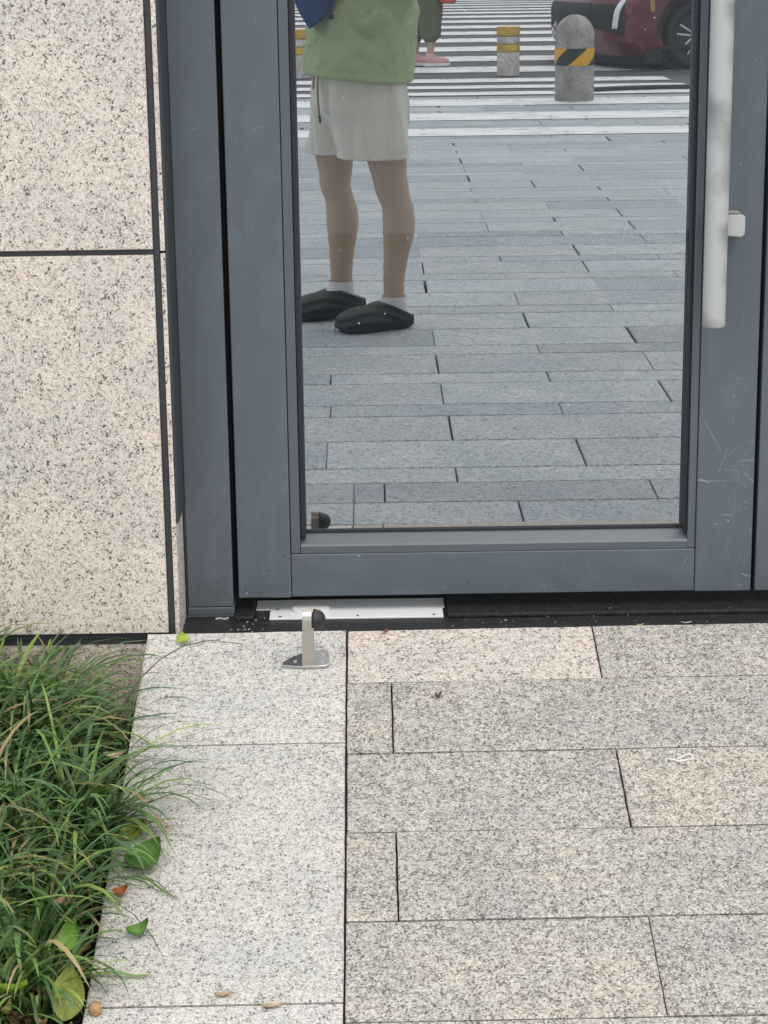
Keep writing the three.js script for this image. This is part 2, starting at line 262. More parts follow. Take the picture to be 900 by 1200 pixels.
// ---------------------------------------------------------------- sill, door frame, doors
structure('door_sill', box(-0.334, 1.7, -0.2, -0.018, -0.06, 0.176, 0.002), M.sill);
{
  const t = scene.getObjectByName('door_sill');
  for (const [a, b] of [[-0.2345, -0.203], [0.127, 1.59]]) mesh('inner_threshold', box(a, b, -0.0175, -0.0105, -0.055, 0.071, 0.002), M.sill, t);
  const r = rng(71), l = []; for (let i = 0; i < 150; i++) { const x = r() < 0.3 ? 0.1 + 0.2 * r() : -0.24 + 0.88 * r(), z = 0.045 + 0.12 * r(); l.push(new THREE.TetrahedronGeometry(0.0006 + 0.0022 * Math.pow(r(), 3), 0).scale(1 + 2.5 * r(), 0.35, 0.7).rotateY(r() * 6).translate(x, z < 0.071 && x > 0.127 ? -0.0103 : -0.0178, z)); }
  const d = mesh('dirt_crumbs', mergeGeometries(l), std({ color: rgb(0.16, 0.155, 0.15), roughness: 1 }), t); d.userData.kind = 'stuff';
  mesh('sealant_bead', tube([[-0.318, -0.017, 0.046], [-0.29, -0.0165, 0.0475], [-0.262, -0.017, 0.046], [-0.236, -0.0165, 0.047]], 0.0032, 30, 6), M.sealant, t);
  mesh('sealant_smear', tube([[-0.268, -0.0165, 0.062], [-0.259, -0.0165, 0.059], [-0.254, -0.0165, 0.063], [-0.246, -0.0165, 0.058]], 0.0019, 24, 6), std({ color: rgb(0.42, 0.42, 0.4), roughness: 0.8 }), t);
}
const DT = 2.25; // door height
{
  const f = thing('door_frame', 'dark grey metal door frame with a wide jamb beside the granite wall', 'door frame');
  for (const [a, b] of [[-0.315, -0.238], [1.6, 1.677]]) {
    mesh('jamb', box(a, b, -0.002, DT + 0.012, -0.05, 0.04, 0.002), M.paint, f);
    mesh('jamb_foot', box(a - 0.001, b + 0.0015, -0.0178, -0.0025, -0.05, 0.0425, 0.002), M.paintBead, f);
  }
  for (const [a, b] of [[-0.2378, -0.2325], [1.5945, 1.5995]]) mesh('rubber_seal', box(a, b, -0.017, DT, -0.045, 0.006, 0.001), M.black, f);
  for (const [a, b] of [[-0.3175, -0.3152], [1.6772, 1.6795]]) mesh('joint_sealant', box(a, b, -0.0178, DT, 0, 0.0395, 0), M.sealant, f);
  mesh('header', box(-0.315, 1.677, DT + 0.014, DT + 0.12, -0.05, 0.04, 0.002), M.paint, f);
  mesh('transom_panel', box(-0.315, 1.677, DT + 0.122, 6.2, -0.2, 0.03, 0.002), M.paintBead, f);
}
const bevelBar = (pts, len, axis) => { // a glazing bead: closed outline swept along an axis
  const sh = new THREE.Shape(pts.map(([a, b]) => new THREE.Vector2(a, b))); return new THREE.ExtrudeGeometry(sh, { depth: len, bevelEnabled: false });
};
function makeDoor(name, label, mirror, scratched) {
  const d = thing(name, label, 'door');
  const X0 = -0.2285, X1 = -0.138, X2 = 0.55, X3 = 0.6465, Y0 = 0.0125, Y1 = 0.089, YT = DT - 0.1, gx0 = -0.112, gx1 = 0.531, gy0 = 0.122, gy1 = YT - 0.03;
  const m = (a, b) => mirror ? [1.3 - b, 1.3 - a] : [a, b];
  mesh('stile', box(...m(X0, X1 - 0.0004), Y0, DT, -0.02, 0.04, 0.0025), scratched ? M.paint : M.paint, d);
  mesh('stile', metric(box(...m(X2 + 0.0004, X3), Y0, DT, -0.02, 0.04, 0.0025), 1, mirror ? 0.15 : 0.95, 0), scratched ? M.paintScratched : M.paint, d);
  mesh('bottom_rail', box(...m(X1 + 0.0004, X2 - 0.0004), Y0 + 0.0015, Y1, -0.02, 0.0388, 0.0018), M.paintRail, d);
  mesh('top_rail', box(...m(X1 + 0.0004, X2 - 0.0004), YT, DT, -0.02, 0.0388, 0.0018), M.paintRail, d);
  mesh('glazing_bead', box(...m(X1 + 0.0006, -0.1215), Y1 + 0.0008, YT - 0.001, 0.004, 0.0372, 0.0015), M.paintBead, d);
  mesh('glazing_bead', box(...m(0.5365, X2 - 0.0006), Y1 + 0.0008, YT - 0.001, 0.004, 0.0372, 0.0015), M.paintBead, d);
  { // sloping bead along the bottom of the pane
    const g = bevelBar([[0.0372, Y1 + 0.001], [0.0372, Y1 + 0.013], [0.034, Y1 + 0.0165], [0.006, Y1 + 0.0275], [0.004, Y1 + 0.0275], [0.004, Y1 + 0.001]], gx1 - gx0 + 0.014); // in (z, y), swept along x
    g.applyMatrix4(new THREE.Matrix4().makeBasis(V(0, 0, 1), V(0, 1, 0), V(-1, 0, 0))); g.translate(gx1 + 0.0055, 0, 0);
    if (mirror) { g.translate(1.3 - gx0 - gx1, 0, 0); } mesh('glazing_bead', metric(g), M.paintBead, d);
  }
  mesh('glazing_bead', box(...m(-0.121, 0.536), gy1 + 0.006, YT - 0.001, 0.004, 0.0372, 0.0015), M.paintBead, d);
  mesh('gasket', box(...m(-0.1212, gx0), gy0 - 0.006, gy1 + 0.006, 0.002, 0.03, 0.0015), M.gasket, d);
  mesh('gasket', box(...m(gx1, 0.5362), gy0 - 0.006, gy1 + 0.006, 0.002, 0.03, 0.0015), M.gasket, d);
  mesh('gasket', box(...m(gx0 + 0.0002, gx1 - 0.0002), gy0 - 0.0055, gy0, 0.0005, 0.005, 0.001), M.gasket, d);
  const pane = mesh('glass_pane', new THREE.PlaneGeometry(gx1 - gx0 + 0.01, gy1 - gy0 + 0.01).translate(mirror ? 1.3 - (gx0 + gx1) / 2 : (gx0 + gx1) / 2, (gy0 + gy1) / 2, 0), M.glass, d);
  // pull handle: a tall round bar on two square brackets
  const hx = mirror ? 1.3 - 0.5605 : 0.5605, prof = [[0, 0], [0.0145, 0], [0.0172, 0.0012], [0.0186, 0.004]].map(([r, y]) => new THREE.Vector2(r, y)), L = 1.15;
  const full = [...prof, ...prof.slice().reverse().map((p) => new THREE.Vector2(p.x, L - p.y))];
  const bar = new THREE.LatheGeometry(full, 40), uv = bar.attributes.uv, pp = bar.attributes.position; for (let i = 0; i < uv.count; i++) uv.setXY(i, uv.getX(i) * 0.117, pp.getY(i));
  const h = mesh('pull_handle', bar.rotateY(Math.PI).translate(hx, 0.4815, 0.1), M.worn, d);
  for (const y of [0.646, 1.45]) {
    const sh = new THREE.Shape(); sh.moveTo(-0.028, -0.017); sh.lineTo(0.02, -0.0215); sh.quadraticCurveTo(0.0275, -0.021, 0.0278, -0.013); sh.lineTo(0.0278, 0.013); sh.quadraticCurveTo(0.0275, 0.0195, 0.02, 0.0195); sh.lineTo(-0.028, 0.0185); sh.closePath();
    const g = new THREE.ExtrudeGeometry(sh, { depth: 0.05, bevelEnabled: true, bevelSize: 0.0015, bevelThickness: 0.0015, bevelSegments: 2, curveSegments: 6 }); if (mirror) g.scale(-1, 1, 1), g.index || flip(g);
    mesh('handle_bracket', metric(g.scale(0.9, 0.82, 1).translate(mirror ? hx - 0.0215 : hx + 0.0215, y, 0.0408)), M.worn, d);
  }
  return d;
}
function flip(g) { for (const a of Object.values(g.attributes)) for (let i = 0; i < a.count; i += 3) for (let c = 0; c < a.itemSize; c++) { const t = a.array[(i + 1) * a.itemSize + c]; a.array[(i + 1) * a.itemSize + c] = a.array[(i + 2) * a.itemSize + c]; a.array[(i + 2) * a.itemSize + c] = t; } g.computeVertexNormals(); }
const door1 = makeDoor('glass_door', 'large grey metal door leaf with mirroring glass and long whitish pull handle', false, true);
const door2 = makeDoor('glass_door', 'grey door leaf cut off at the right edge beyond the dark gap', true, false);

// rain drops on the lower jamb and stile
{
  const r = rng(61), g = new THREE.SphereGeometry(1, 8, 5, 0, Math.PI * 2, 0, Math.PI / 2).rotateX(Math.PI / 2), dm = new THREE.MeshPhysicalMaterial({ color: 0xffffff, roughness: 0.02, transmission: 1, thickness: 0.002, ior: 1.33 }), P = [];
  const zone = (n, x0, x1, y0, y1, z) => { for (let i = 0; i < n; i++) P.push([x0 + (x1 - x0) * r(), y0 + (y1 - y0) * Math.pow(r(), 1.5), z, 0.0007 + 0.0015 * r() * r()]); };
  zone(70, -0.31, -0.243, 0.02, 0.26, 0.0402); zone(75, -0.224, -0.142, 0.02, 0.27, 0.0402); zone(80, -0.13, 0.54, 0.02, 0.085, 0.039); zone(25, 0.555, 0.642, 0.02, 0.2, 0.0402);
  const im = new THREE.InstancedMesh(g, dm, P.length), o = new THREE.Object3D(); P.forEach(([x, y, z, s], i) => { o.position.set(x, y, z); o.scale.set(s, s * (1 + 0.4 * r()), s * 0.55); o.updateMatrix(); im.setMatrixAt(i, o.matrix); });
  im.name = 'water_drops'; im.userData.kind = 'stuff'; im.userData.label = 'small rain drops beaded on the lower grey door metal'; scene.add(im);
}

{
  const r = rng(67), g = new THREE.SphereGeometry(1, 6, 4), im = new THREE.InstancedMesh(g, std({ color: rgb(0.7, 0.71, 0.72), roughness: 0.9 }), 60), o = new THREE.Object3D();
  for (let i = 0; i < 60; i++) { const s = 0.0005 + 0.0008 * r() * r(); o.position.set(-0.1 + 0.62 * r(), 0.14 + 0.86 * r(), 0.0008); o.scale.set(s, s * (0.7 + r()), 0.0004); o.updateMatrix(); im.setMatrixAt(i, o.matrix); }
  im.name = 'dust_specks'; im.userData.kind = 'stuff'; im.userData.label = 'pale specks of dust stuck to the door glass'; scene.add(im);
}

// ---------------------------------------------------------------- lobby behind the glass
{
  const r = structure('lobby');
  mesh('floor', box(-1.6, 3, -0.25, -0.004, -4.7, -0.062, 0), std({ color: rgb(0.07, 0.07, 0.07), roughness: 0.4 }), r);
  mesh('back_wall', box(-1.6, 3, -0.002, 3, -4.4, -4.22, 0), std({ color: rgb(0.52, 0.515, 0.5), roughness: 0.9 }), r);
  mesh('skirting', box(-1.6, 3, -0.003, 0.036, -4.219, -4.205, 0.001), std({ color: rgb(0.02, 0.02, 0.02), roughness: 0.5 }), r);
  mesh('side_wall', box(-1.75, -1.6, -0.25, 3, -4.65, -0.31, 0), std({ color: rgb(0.6, 0.59, 0.57), roughness: 0.9 }), r);
  mesh('ceiling', box(-1.75, 3.15, 3.002, 3.15, -4.65, -0.31, 0), std({ color: rgb(0.7, 0.7, 0.7), roughness: 0.9 }), r);
  mesh('light_opening_lintel', box(3, 3.15, 2.75, 3, -4.65, -0.31, 0), std({ color: rgb(0.6, 0.59, 0.57), roughness: 0.9 }), r); // invented opening below, added to let sky light into the lobby
  mesh('light_opening_upstand', box(3, 3.15, -0.25, 0.02, -4.65, -0.31, 0), std({ color: rgb(0.6, 0.59, 0.57), roughness: 0.9 }), r);  // foot of the added light opening
}

// ---------------------------------------------------------------- floor spring cover and door stop
{
  const p = thing('cover_plate', 'white metal floor hinge cover plate under the door edge', 'cover plate', [-0.176, -0.0178, 0.016]);
  mesh('plate', box(0, 0.296, 0, 0.0035, 0.002, 0.054, 0.001), M.white, p);
  mesh('plate', box(-0.025, 0.3, 0, 0.0028, -0.05, 0.0015, 0.001), M.white, p);
  mesh('pivot_disc', new THREE.CylinderGeometry(0.032, 0.032, 0.004, 36).scale(1, 1, 0.72).translate(0.07, 0.0062, 0.013), M.white, p);
  for (const [x, z] of [[0.018, 0.046], [0.082, 0.046], [0.012, 0.006], [0.28, 0.046], [0.15, 0.046]]) mesh('screw', new THREE.CylinderGeometry(0.0024, 0.0024, 0.001, 14).translate(x, 0.0039, z), M.rubber, p);
}
{
  const rampY = (z) => -Math.tan(SL) * (z - Z0), o = thing('door_stop', 'brushed steel door stop with black rubber dome standing on the pale border slab', 'door stop', [-0.1035, rampY(0.283), 0.283]);
  o.rotation.x = SL;
  const sh = new THREE.Shape(); sh.moveTo(-0.041, 0.0105); sh.quadraticCurveTo(-0.043, 0.005, -0.035, -0.004); sh.quadraticCurveTo(-0.018, -0.022, 0.004, -0.031); sh.lineTo(0.024, -0.033); sh.quadraticCurveTo(0.029, -0.033, 0.029, -0.028); sh.lineTo(0.031, 0.006); sh.quadraticCurveTo(0.031, 0.012, 0.026, 0.0135); sh.quadraticCurveTo(-0.01, 0.0185, -0.041, 0.0105);
  const bg = new THREE.ExtrudeGeometry(sh, { depth: 0.0035, bevelEnabled: true, bevelSize: 0.0012, bevelThickness: 0.0012, bevelSegments: 3, curveSegments: 10 }).rotateX(Math.PI / 2).translate(0, 0.0048, 0);
  mesh('base_plate', bg, std({ color: rgb(0.5, 0.49, 0.47), metalness: 1, roughness: 0.14 }), o);
  for (const [x, z] of [[-0.022, 0.001], [0.021, -0.02], [0.021, 0.004]]) mesh('screw', new THREE.CylinderGeometry(0.0032, 0.0036, 0.0012, 16).translate(x, 0.0064, z), M.steel, o);
  // bent strip: side profile in (z, y), leaning a little and folded back at the top
  const post = new THREE.Group(); post.name = 'post'; 
  const prof = [[0.0075, 0.005], [0.0055, 0.05], [0.003, 0.082], [0.0, 0.0885], [-0.006, 0.0925], [-0.013, 0.0938]], th = 0.0028, back = prof.map(([z, y], i) => { const a = prof[Math.max(0, i - 1)], b = prof[Math.min(prof.length - 1, i + 1)], l = Math.hypot(b[0] - a[0], b[1] - a[1]); return [z - (b[1] - a[1]) / l * th, y + (b[0] - a[0]) / l * th]; });
  const outline = new THREE.Shape([...prof, ...back.reverse()].map(([a, b]) => new THREE.Vector2(a, b)));
  const pg = new THREE.ExtrudeGeometry(outline, { depth: 0.02, bevelEnabled: true, bevelSize: 0.0005, bevelThickness: 0.0008, bevelSegments: 2 });
  pg.applyMatrix4(new THREE.Matrix4().makeBasis(V(0, 0, 1), V(0, 1, 0), V(-1, 0, 0))).translate(0.0105, 0, 0);
  { const p = pg.attributes.position; for (let i = 0; i < p.count; i++) p.setX(i, -0.0003 + p.getX(i) * (1.02 - 2.6 * p.getY(i))); pg.computeVertexNormals(); }
  mesh('post', pg, M.steel, o);
  const dome = new THREE.LatheGeometry([[0, 0.0165], [0.005, 0.0158], [0.0098, 0.013], [0.0128, 0.0085], [0.0142, 0.003], [0.0142, -0.002], [0, -0.002]].map(([a, b]) => new THREE.Vector2(a, b)).reverse(), 28).scale(1.16, 1.2, 1.16).rotateZ(-Math.PI / 2).translate(0.0085, 0.077, -0.01);
  mesh('rubber_dome', dome, M.rubber, o);
}

// ---------------------------------------------------------------- planting bed
const soilY = (z) => -0.15 - 0.085 * (z - 0.15);
{
  const g = new THREE.PlaneGeometry(3, 1.2, 90, 60).rotateX(-Math.PI / 2).translate(-1.874, 0, 0.748), p = g.attributes.position;
  for (let i = 0; i < p.count; i++) p.setY(i, soilY(p.getZ(i)) - 0.01 + 0.03 * N(p.getX(i) * 9, p.getZ(i) * 9) + 0.012 * N(p.getX(i) * 31, p.getZ(i) * 31));
  g.computeVertexNormals(); structure('soil', metric(g), M.soil);
  const kg = structure('bed_edging'); mesh('edging_stone', box(-3.4, -0.374, -0.5, GL + 0.03, 1.34, 1.4, 0.004), M.plinth, kg);
}
{
  const P = [], Nn = [], C = [], I = [], r = rng(909), mix1 = (a, b, t) => a + (b - a) * t;
  function blade(x, y, z, az, lean, len, wid, tint, brown = false) {
    const seg = 9, dir = V(Math.cos(az), 0, Math.sin(az)), side = V(-Math.sin(az), 0, Math.cos(az)); let ang = lean, px = 0, py = 0; let over = x > -0.375; const droop = 1.5 + 1.5 * r(), twist = (r() - 0.5) * 1.1, sway = (r() - 0.5) * 0.8, i0 = P.length / 3;
    for (let i = 0; i <= seg; i++) {
      const t = i / seg, w = wid * Math.min(1, 0.7 + 1.8 * t) * Math.pow(Math.max(0, 1 - t), 0.5) * 0.5 + 0.0002, sx = sway * t * t * len * 0.5;
      let cx = x + dir.x * px + side.x * sx, cy = y + py; const cz = z + dir.z * px + side.z * sx, top = -Math.tan(SL) * (cz - Z0);
      if (cx > -0.378 && !over) { if (cy < top + 0.004) cx = -0.379; else over = true; } if (over && cx > -0.378 && cy < top + 0.003) cy = top + 0.003;
      const tw = twist * t, s = Math.sin(tw) * w, c = Math.cos(tw) * w;
      const nx = -Math.cos(ang) , ny = Math.sin(ang);
      for (const q of [-1, 0, 1]) { P.push(cx + side.x * c * q, cy + s * q + (q ? 0.22 * w : -0.12 * w), cz + side.z * c * q); const n = V(dir.x * nx + side.x * q * -0.45, ny, dir.z * nx + side.z * q * -0.45).normalize(); Nn.push(n.x, n.y, n.z); const f = q ? 1 : 0.86, b = brown && t > 0.8 ? 1 : 0; C.push(mix1(tint[0] * f, 0.36, b), mix1(tint[1] * f, 0.26, b), mix1(tint[2] * f, 0.12, b)); }
      if (i < seg) { const a = i0 + i * 3; I.push(a, a + 1, a + 3, a + 1, a + 4, a + 3, a + 1, a + 2, a + 4, a + 2, a + 5, a + 4); }
      const st = len / seg; px += Math.sin(ang) * st; py += Math.cos(ang) * st; ang = Math.min(2.75, ang + droop * st / len * (0.25 + 1.6 * t));
    }
  }
  const tones = [[0.14, 0.255, 0.07], [0.095, 0.195, 0.062], [0.2, 0.335, 0.085], [0.115, 0.225, 0.09], [0.07, 0.15, 0.048], [0.31, 0.42, 0.1]], dead = [0.4, 0.3, 0.15];
  function clump(x, z, n, len, spread = 0.03, out = 0) { // out: how far the tuft is combed towards the slabs
    for (let i = 0; i < n; i++) {
      const a = r() * Math.PI * 2, d = spread * Math.sqrt(r()); let az = a + (r() - 0.5) * 1.4; if (out && r() < out) az = (r() - 0.5) * 1.7 + 0.25;
      const l = len * (0.5 + 0.7 * r()), lean = 0.06 + 0.5 * r() * r() + d * 6, q = r(), tn = q < 0.02 ? dead : tones[q < 0.1 ? 5 : Math.floor(r() * 5)], k = 0.7 + 0.6 * r();
      const x0 = x + Math.cos(a) * d, z0 = z + Math.sin(a) * d; blade(x0, soilY(z0) - 0.012, z0, az, lean, l, 0.006 + 0.0056 * r(), tn.map((v) => v * k), r() < 0.12);
    }
  }
  for (let row = 0; row < 10; row++) for (let c = 0; c < 8; c++) {
    const x = -0.472 - 0.07 * c + (r() - 0.5) * 0.04, z = 0.28 + 0.087 * row + (r() - 0.5) * 0.04;
    if (z > 1.07 || (c === 0 && row < 1)) continue;
    clump(x, z, c === 0 ? 56 : 62, (c === 0 ? 0.19 : 0.24) + 0.05 * r() + (row < 2 && c > 1 ? 0.03 : 0));
  }
  clump(-0.425, 0.64, 60, 0.28, 0.03, 0.5); clump(-0.42, 0.7, 60, 0.25, 0.03, 0.5); clump(-0.42, 0.76, 44, 0.2, 0.03, 0.5); clump(-0.45, 0.9, 44, 0.17, 0.03, 0.2); clump(-0.445, 1.0, 44, 0.16, 0.03, 0.2); clump(-0.44, 0.4, 46, 0.2, 0.03); clump(-0.55, 0.3, 60, 0.25, 0.04); clump(-0.62, 0.31, 60, 0.26, 0.04); clump(-0.435, 1.06, 36, 0.15, 0.025, 0.2); clump(-0.5, 1.08, 40, 0.17, 0.03);
  // stray long blades that lean out over the slabs
  for (const [x, z, az, lean, l] of [[-0.43, 0.34, -0.1, 0.3, 0.36], [-0.43, 0.36, -0.25, 0.25, 0.38], [-0.43, 0.44, -0.05, 0.3, 0.37], [-0.42, 0.44, 0.45, 0.3, 0.3], [-0.42, 0.55, 0.1, 0.35, 0.28], [-0.42, 0.52, -0.3, 0.3, 0.3], [-0.41, 0.65, 0.15, 0.35, 0.36], [-0.41, 0.66, 0.05, 0.4, 0.32], [-0.43, 0.94, 0.6, 0.3, 0.33], [-0.43, 0.95, 0.9, 0.35, 0.33]]) blade(x, soilY(z), z, az, lean, l, 0.0052, [0.09, 0.13, 0.07]);
  const g = new THREE.BufferGeometry(); g.setAttribute('position', new THREE.Float32BufferAttribute(P, 3)); g.setAttribute('normal', new THREE.Float32BufferAttribute(Nn, 3)); g.setAttribute('color', new THREE.Float32BufferAttribute(C, 3)); g.setIndex(I); 
  const gm = new THREE.MeshPhysicalMaterial({ vertexColors: true, side: THREE.DoubleSide, roughness: 0.4, transmission: 0.32, thickness: 0, ior: 1.4 });
  const m = mesh('grass', g, gm, scene); m.userData.kind = 'stuff'; m.userData.label = 'long strap-leaved ornamental grass arching out of the planting bed'; m.userData.category = 'grass';
}

// ---------------------------------------------------------------- fallen leaves and litter
const rampAt = (x, z, lift = 0.002) => [x, -Math.tan(SL) * (z - Z0) + lift, z];
function leafGeo(len, wid, curl, seed, lobes = 0) {
  const r = rng(seed), nu = 14, nv = 6, P = [], I = [], uvs = [];
  for (let i = 0; i <= nu; i++) for (let j = 0; j <= nv; j++) {
    const u = i / nu, v = j / nv * 2 - 1, w = wid * 0.5 * Math.pow(Math.sin(Math.PI * Math.pow(u, 0.8)), 0.8) * (1 + lobes * Math.sin(u * 21)) + 0.0004;
    P.push((u - 0.5) * len, curl * len * ((u - 0.5) ** 2 * 1.6 + v * v * 0.22) + 0.02 * len * N(u * 3 + seed, v * 2), v * w); uvs.push(u * len, v * wid);
    if (i < nu && j < nv) { const a = i * (nv + 1) + j; I.push(a, a + 1, a + nv + 1, a + 1, a + nv + 2, a + nv + 1); }
  }
  // a second skin 0.4 mm below gives the leaf its thickness
  const n = P.length / 3, m = I.length; for (let i = 0; i < n; i++) { P.push(P[3 * i], P[3 * i + 1] - 0.0004, P[3 * i + 2]); uvs.push(uvs[2 * i], uvs[2 * i + 1]); } for (let i = 0; i < m; i += 3) I.push(I[i] + n, I[i + 2] + n, I[i + 1] + n);
  const g = new THREE.BufferGeometry(); g.setAttribute('position', new THREE.Float32BufferAttribute(P, 3)); g.setAttribute('uv', new THREE.Float32BufferAttribute(uvs, 2)); g.setIndex(I); g.computeVertexNormals(); return g;
}
const leafMat = (r, g, b) => std({ ...texLeafy, color: rgb(r, g, b), bumpScale: 0.0005, roughness: 0.55, side: THREE.DoubleSide });
function leaf(label, pos, rot, len, wid, curl, col, seed, lobes, category = 'leaf') { const m = solo('fallen_leaf', leafGeo(len, wid, curl, seed, lobes), leafMat(...col), label, category, pos); m.rotation.set(...rot); return m; }
leaf('small yellow-green leaf at the corner between granite wall and door sill', rampAt(-0.311, 0.212, 0.006), [0.3, 1.9, 0.2], 0.026, 0.02, 0.5, [0.36, 0.47, 0.07], 1, 0.25);
leaf('curled green leaf lying alone on the pale border slab beside the grass', rampAt(-0.314, 0.948, 0.004), [0.25, 0.5, 0.15], 0.032, 0.022, 0.9, [0.13, 0.28, 0.05], 2);
leaf('thin tan leaf lying near the lower joint of the pale border slab', rampAt(-0.197, 1.07, 0.002), [0.2, 0.1, 0], 0.022, 0.008, 0.3, [0.5, 0.36, 0.24], 3);
leaf('flat brownish leaf scrap lying across the lower border joint', rampAt(-0.135, 1.092, 0.002), [0.2, 0.05, 0], 0.026, 0.007, 0.15, [0.5, 0.38, 0.29], 4);
leaf('large yellow-green oval leaf standing in the bottom left corner by the grass', [-0.388, -0.166, 1.09], [0.7, 1.35, 0.75], 0.075, 0.042, 0.25, [0.36, 0.4, 0.1], 5);
leaf('broad round green leaf under the grass overhanging the border slab', rampAt(-0.318, 0.8, 0.012), [0.3, 0.7, 0.25], 0.06, 0.05, 0.5, [0.09, 0.2, 0.03], 6);
leaf('yellowish leaf half covered by the drooping grass blades', rampAt(-0.338, 0.74, 0.016), [0.5, 0.2, 0.5], 0.045, 0.032, 0.3, [0.28, 0.32, 0.03], 7);
leaf('pale dry leaf caught at the slab edge between grass and border', [-0.39, -0.085, 0.512], [0.3, 0.1, 0.1], 0.034, 0.014, 0.6, [0.6, 0.48, 0.36], 8);
leaf('orange dead leaf under the tips of the grass on the slab edge', rampAt(-0.345, 0.866, 0.006), [0.4, 0.3, 0.2], 0.022, 0.014, 0.9, [0.5, 0.16, 0.05], 9);
leaf('tiny curled brown leaf on the second row of ramp slabs', rampAt(0.1, 0.392, 0.003), [0.2, 0.6, 0], 0.014, 0.006, 1.4, [0.2, 0.12, 0.06], 10);
leaf('reddish brown speck of leaf on the pink slab near the sill', rampAt(0.021, 0.192, 0.003), [0.2, 1.2, 0], 0.009, 0.006, 0.8, [0.3, 0.09, 0.06], 11);
leaf('small green leaf lying on the black door sill', [0.446, -0.0155, 0.135], [0, 0.2, 0], 0.014, 0.008, 0.5, [0.3, 0.48, 0.12], 12);
leaf('pale scrap of leaf on the black door sill near the right stile', [0.525, -0.0155, 0.125], [0, 0.1, 0], 0.02, 0.006, 0.3, [0.45, 0.44, 0.38], 13);
leaf('green oval leaf among the grass at the edge of the bed', [-0.398, -0.14, 0.985], [0.5, 0.9, 0.9], 0.05, 0.03, 0.35, [0.2, 0.36, 0.06], 14);
leaf('brown dry leaf sticking up behind the yellow-green oval leaf', [-0.392, -0.18, 1.03], [0.6, 1.1, 1.1], 0.04, 0.025, 0.6, [0.2, 0.11, 0.05], 15);
leaf('bright yellow-green long leaf at the bottom left edge', [-0.47, -0.17, 1.085], [0.2, -0.25, 0.15], 0.07, 0.012, 0.5, [0.3, 0.5, 0.04], 16);
leaf('dead tan leaf between the grass tufts', [-0.41, -0.12, 0.93], [0.6, 0.4, 0.4], 0.03, 0.014, 0.7, [0.42, 0.27, 0.16], 17);
{
  const g = new THREE.SphereGeometry(0.0085, 20, 14), p = g.attributes.position; for (let i = 0; i < p.count; i++) { const k = 1 + 0.22 * N(p.getX(i) * 260, p.getY(i) * 260, p.getZ(i) * 260); p.setXYZ(i, p.getX(i) * k, p.getY(i) * k * 1.1, p.getZ(i) * k); } g.computeVertexNormals(); metric(g, 3);
  solo('dry_seed_pod', g, leafMat(0.55, 0.33, 0.16), 'round wrinkled brown seed pod beside the yellow-green oval leaf', 'seed pod', rampAt(-0.356, 1.098, 0.006));
  const s = tube([[-0.02, 0.001, 0.006], [-0.021, 0.003, 0.002], [-0.012, 0.002, 0.002], [0.0, 0.0015, 0.006], [0.012, 0.003, 0.004], [0.02, 0.0015, 0.0], [0.017, 0.006, -0.006], [0.004, 0.003, -0.002], [-0.004, 0.0015, 0.0]], 0.0011, 60, 8);
  solo('string_scrap', s, std({ color: rgb(0.75, 0.75, 0.73), roughness: 0.7 }), 'looped white scrap of string lying on the ramp slab at right', 'string', rampAt(0.452, 0.566, 0.001)).rotation.x = SL;
  const cr = rng(44), ch = []; for (let i = 0; i < 46; i++) { const q = new THREE.TetrahedronGeometry(0.0012 + 0.0022 * cr() * cr(), 0).scale(1.6, 0.5, 1).rotateY(cr() * 6).translate(cr() < 0.4 ? -0.24 + cr() * 0.06 : -0.24 + 0.86 * cr(), -0.0172, 0.05 + cr() * 0.11); ch.push(q); }
  const gm = solo('grit', mergeGeometries(ch), std({ color: rgb(0.42, 0.4, 0.37), roughness: 0.9 }), 'pale crumbs of grit scattered over the black sill', 'grit'); gm.userData.kind = 'stuff';
}

{ // scraps of dead leaves under the grass tips
  const r = rng(515), l = [[], [], []]; for (let i = 0; i < 70; i++) { const z = 0.92 + 0.24 * r(), x = -0.378 - 0.16 * r() * r() - 0.005; const g = leafGeo(0.012 + 0.02 * r(), 0.005 + 0.009 * r(), 0.4 + r(), 600 + i).rotateX((r() - 0.5) * 1.4).rotateY(r() * 6).translate(x, soilY(z) + 0.012 + 0.03 * r(), z); l[Math.floor(r() * 3)].push(g); }
  [[0.36, 0.24, 0.12], [0.42, 0.42, 0.12], [0.2, 0.12, 0.06]].forEach((c, i) => { const m = solo('leaf_litter', mergeGeometries(l[i]), leafMat(...c), ['tan', 'yellowish', 'dark brown'][i] + ' scraps of dead leaves on the soil under the grass tips', 'leaf litter'); m.userData.kind = 'stuff'; });
}

// ---------------------------------------------------------------- implicit surfaces for people, clothes and shoes
const mixn = (a, b, t) => a + (b - a) * t, clamp = (x, a = 0, b = 1) => Math.min(b, Math.max(a, x));
const smin = (a, b, k) => { const h = Math.max(k - Math.abs(a - b), 0) / k; return Math.min(a, b) - h * h * k * 0.25; };
const cone = (a, b, ra, rb) => { const d = [b[0] - a[0], b[1] - a[1], b[2] - a[2]], l2 = d[0] * d[0] + d[1] * d[1] + d[2] * d[2]; return (x, y, z) => { const t = clamp(((x - a[0]) * d[0] + (y - a[1]) * d[1] + (z - a[2]) * d[2]) / l2); return Math.hypot(x - a[0] - d[0] * t, y - a[1] - d[1] * t, z - a[2] - d[2] * t) - mixn(ra, rb, t); }; };
const ball = (c, r) => (x, y, z) => { const k = Math.hypot((x - c[0]) / r[0], (y - c[1]) / r[1], (z - c[2]) / r[2]), m = Math.min(...r); return (k - 1) * m; };
const union = (k, ...f) => (x, y, z) => { let d = f[0](x, y, z); for (let i = 1; i < f.length; i++) d = smin(d, f[i](x, y, z), k); return d; };
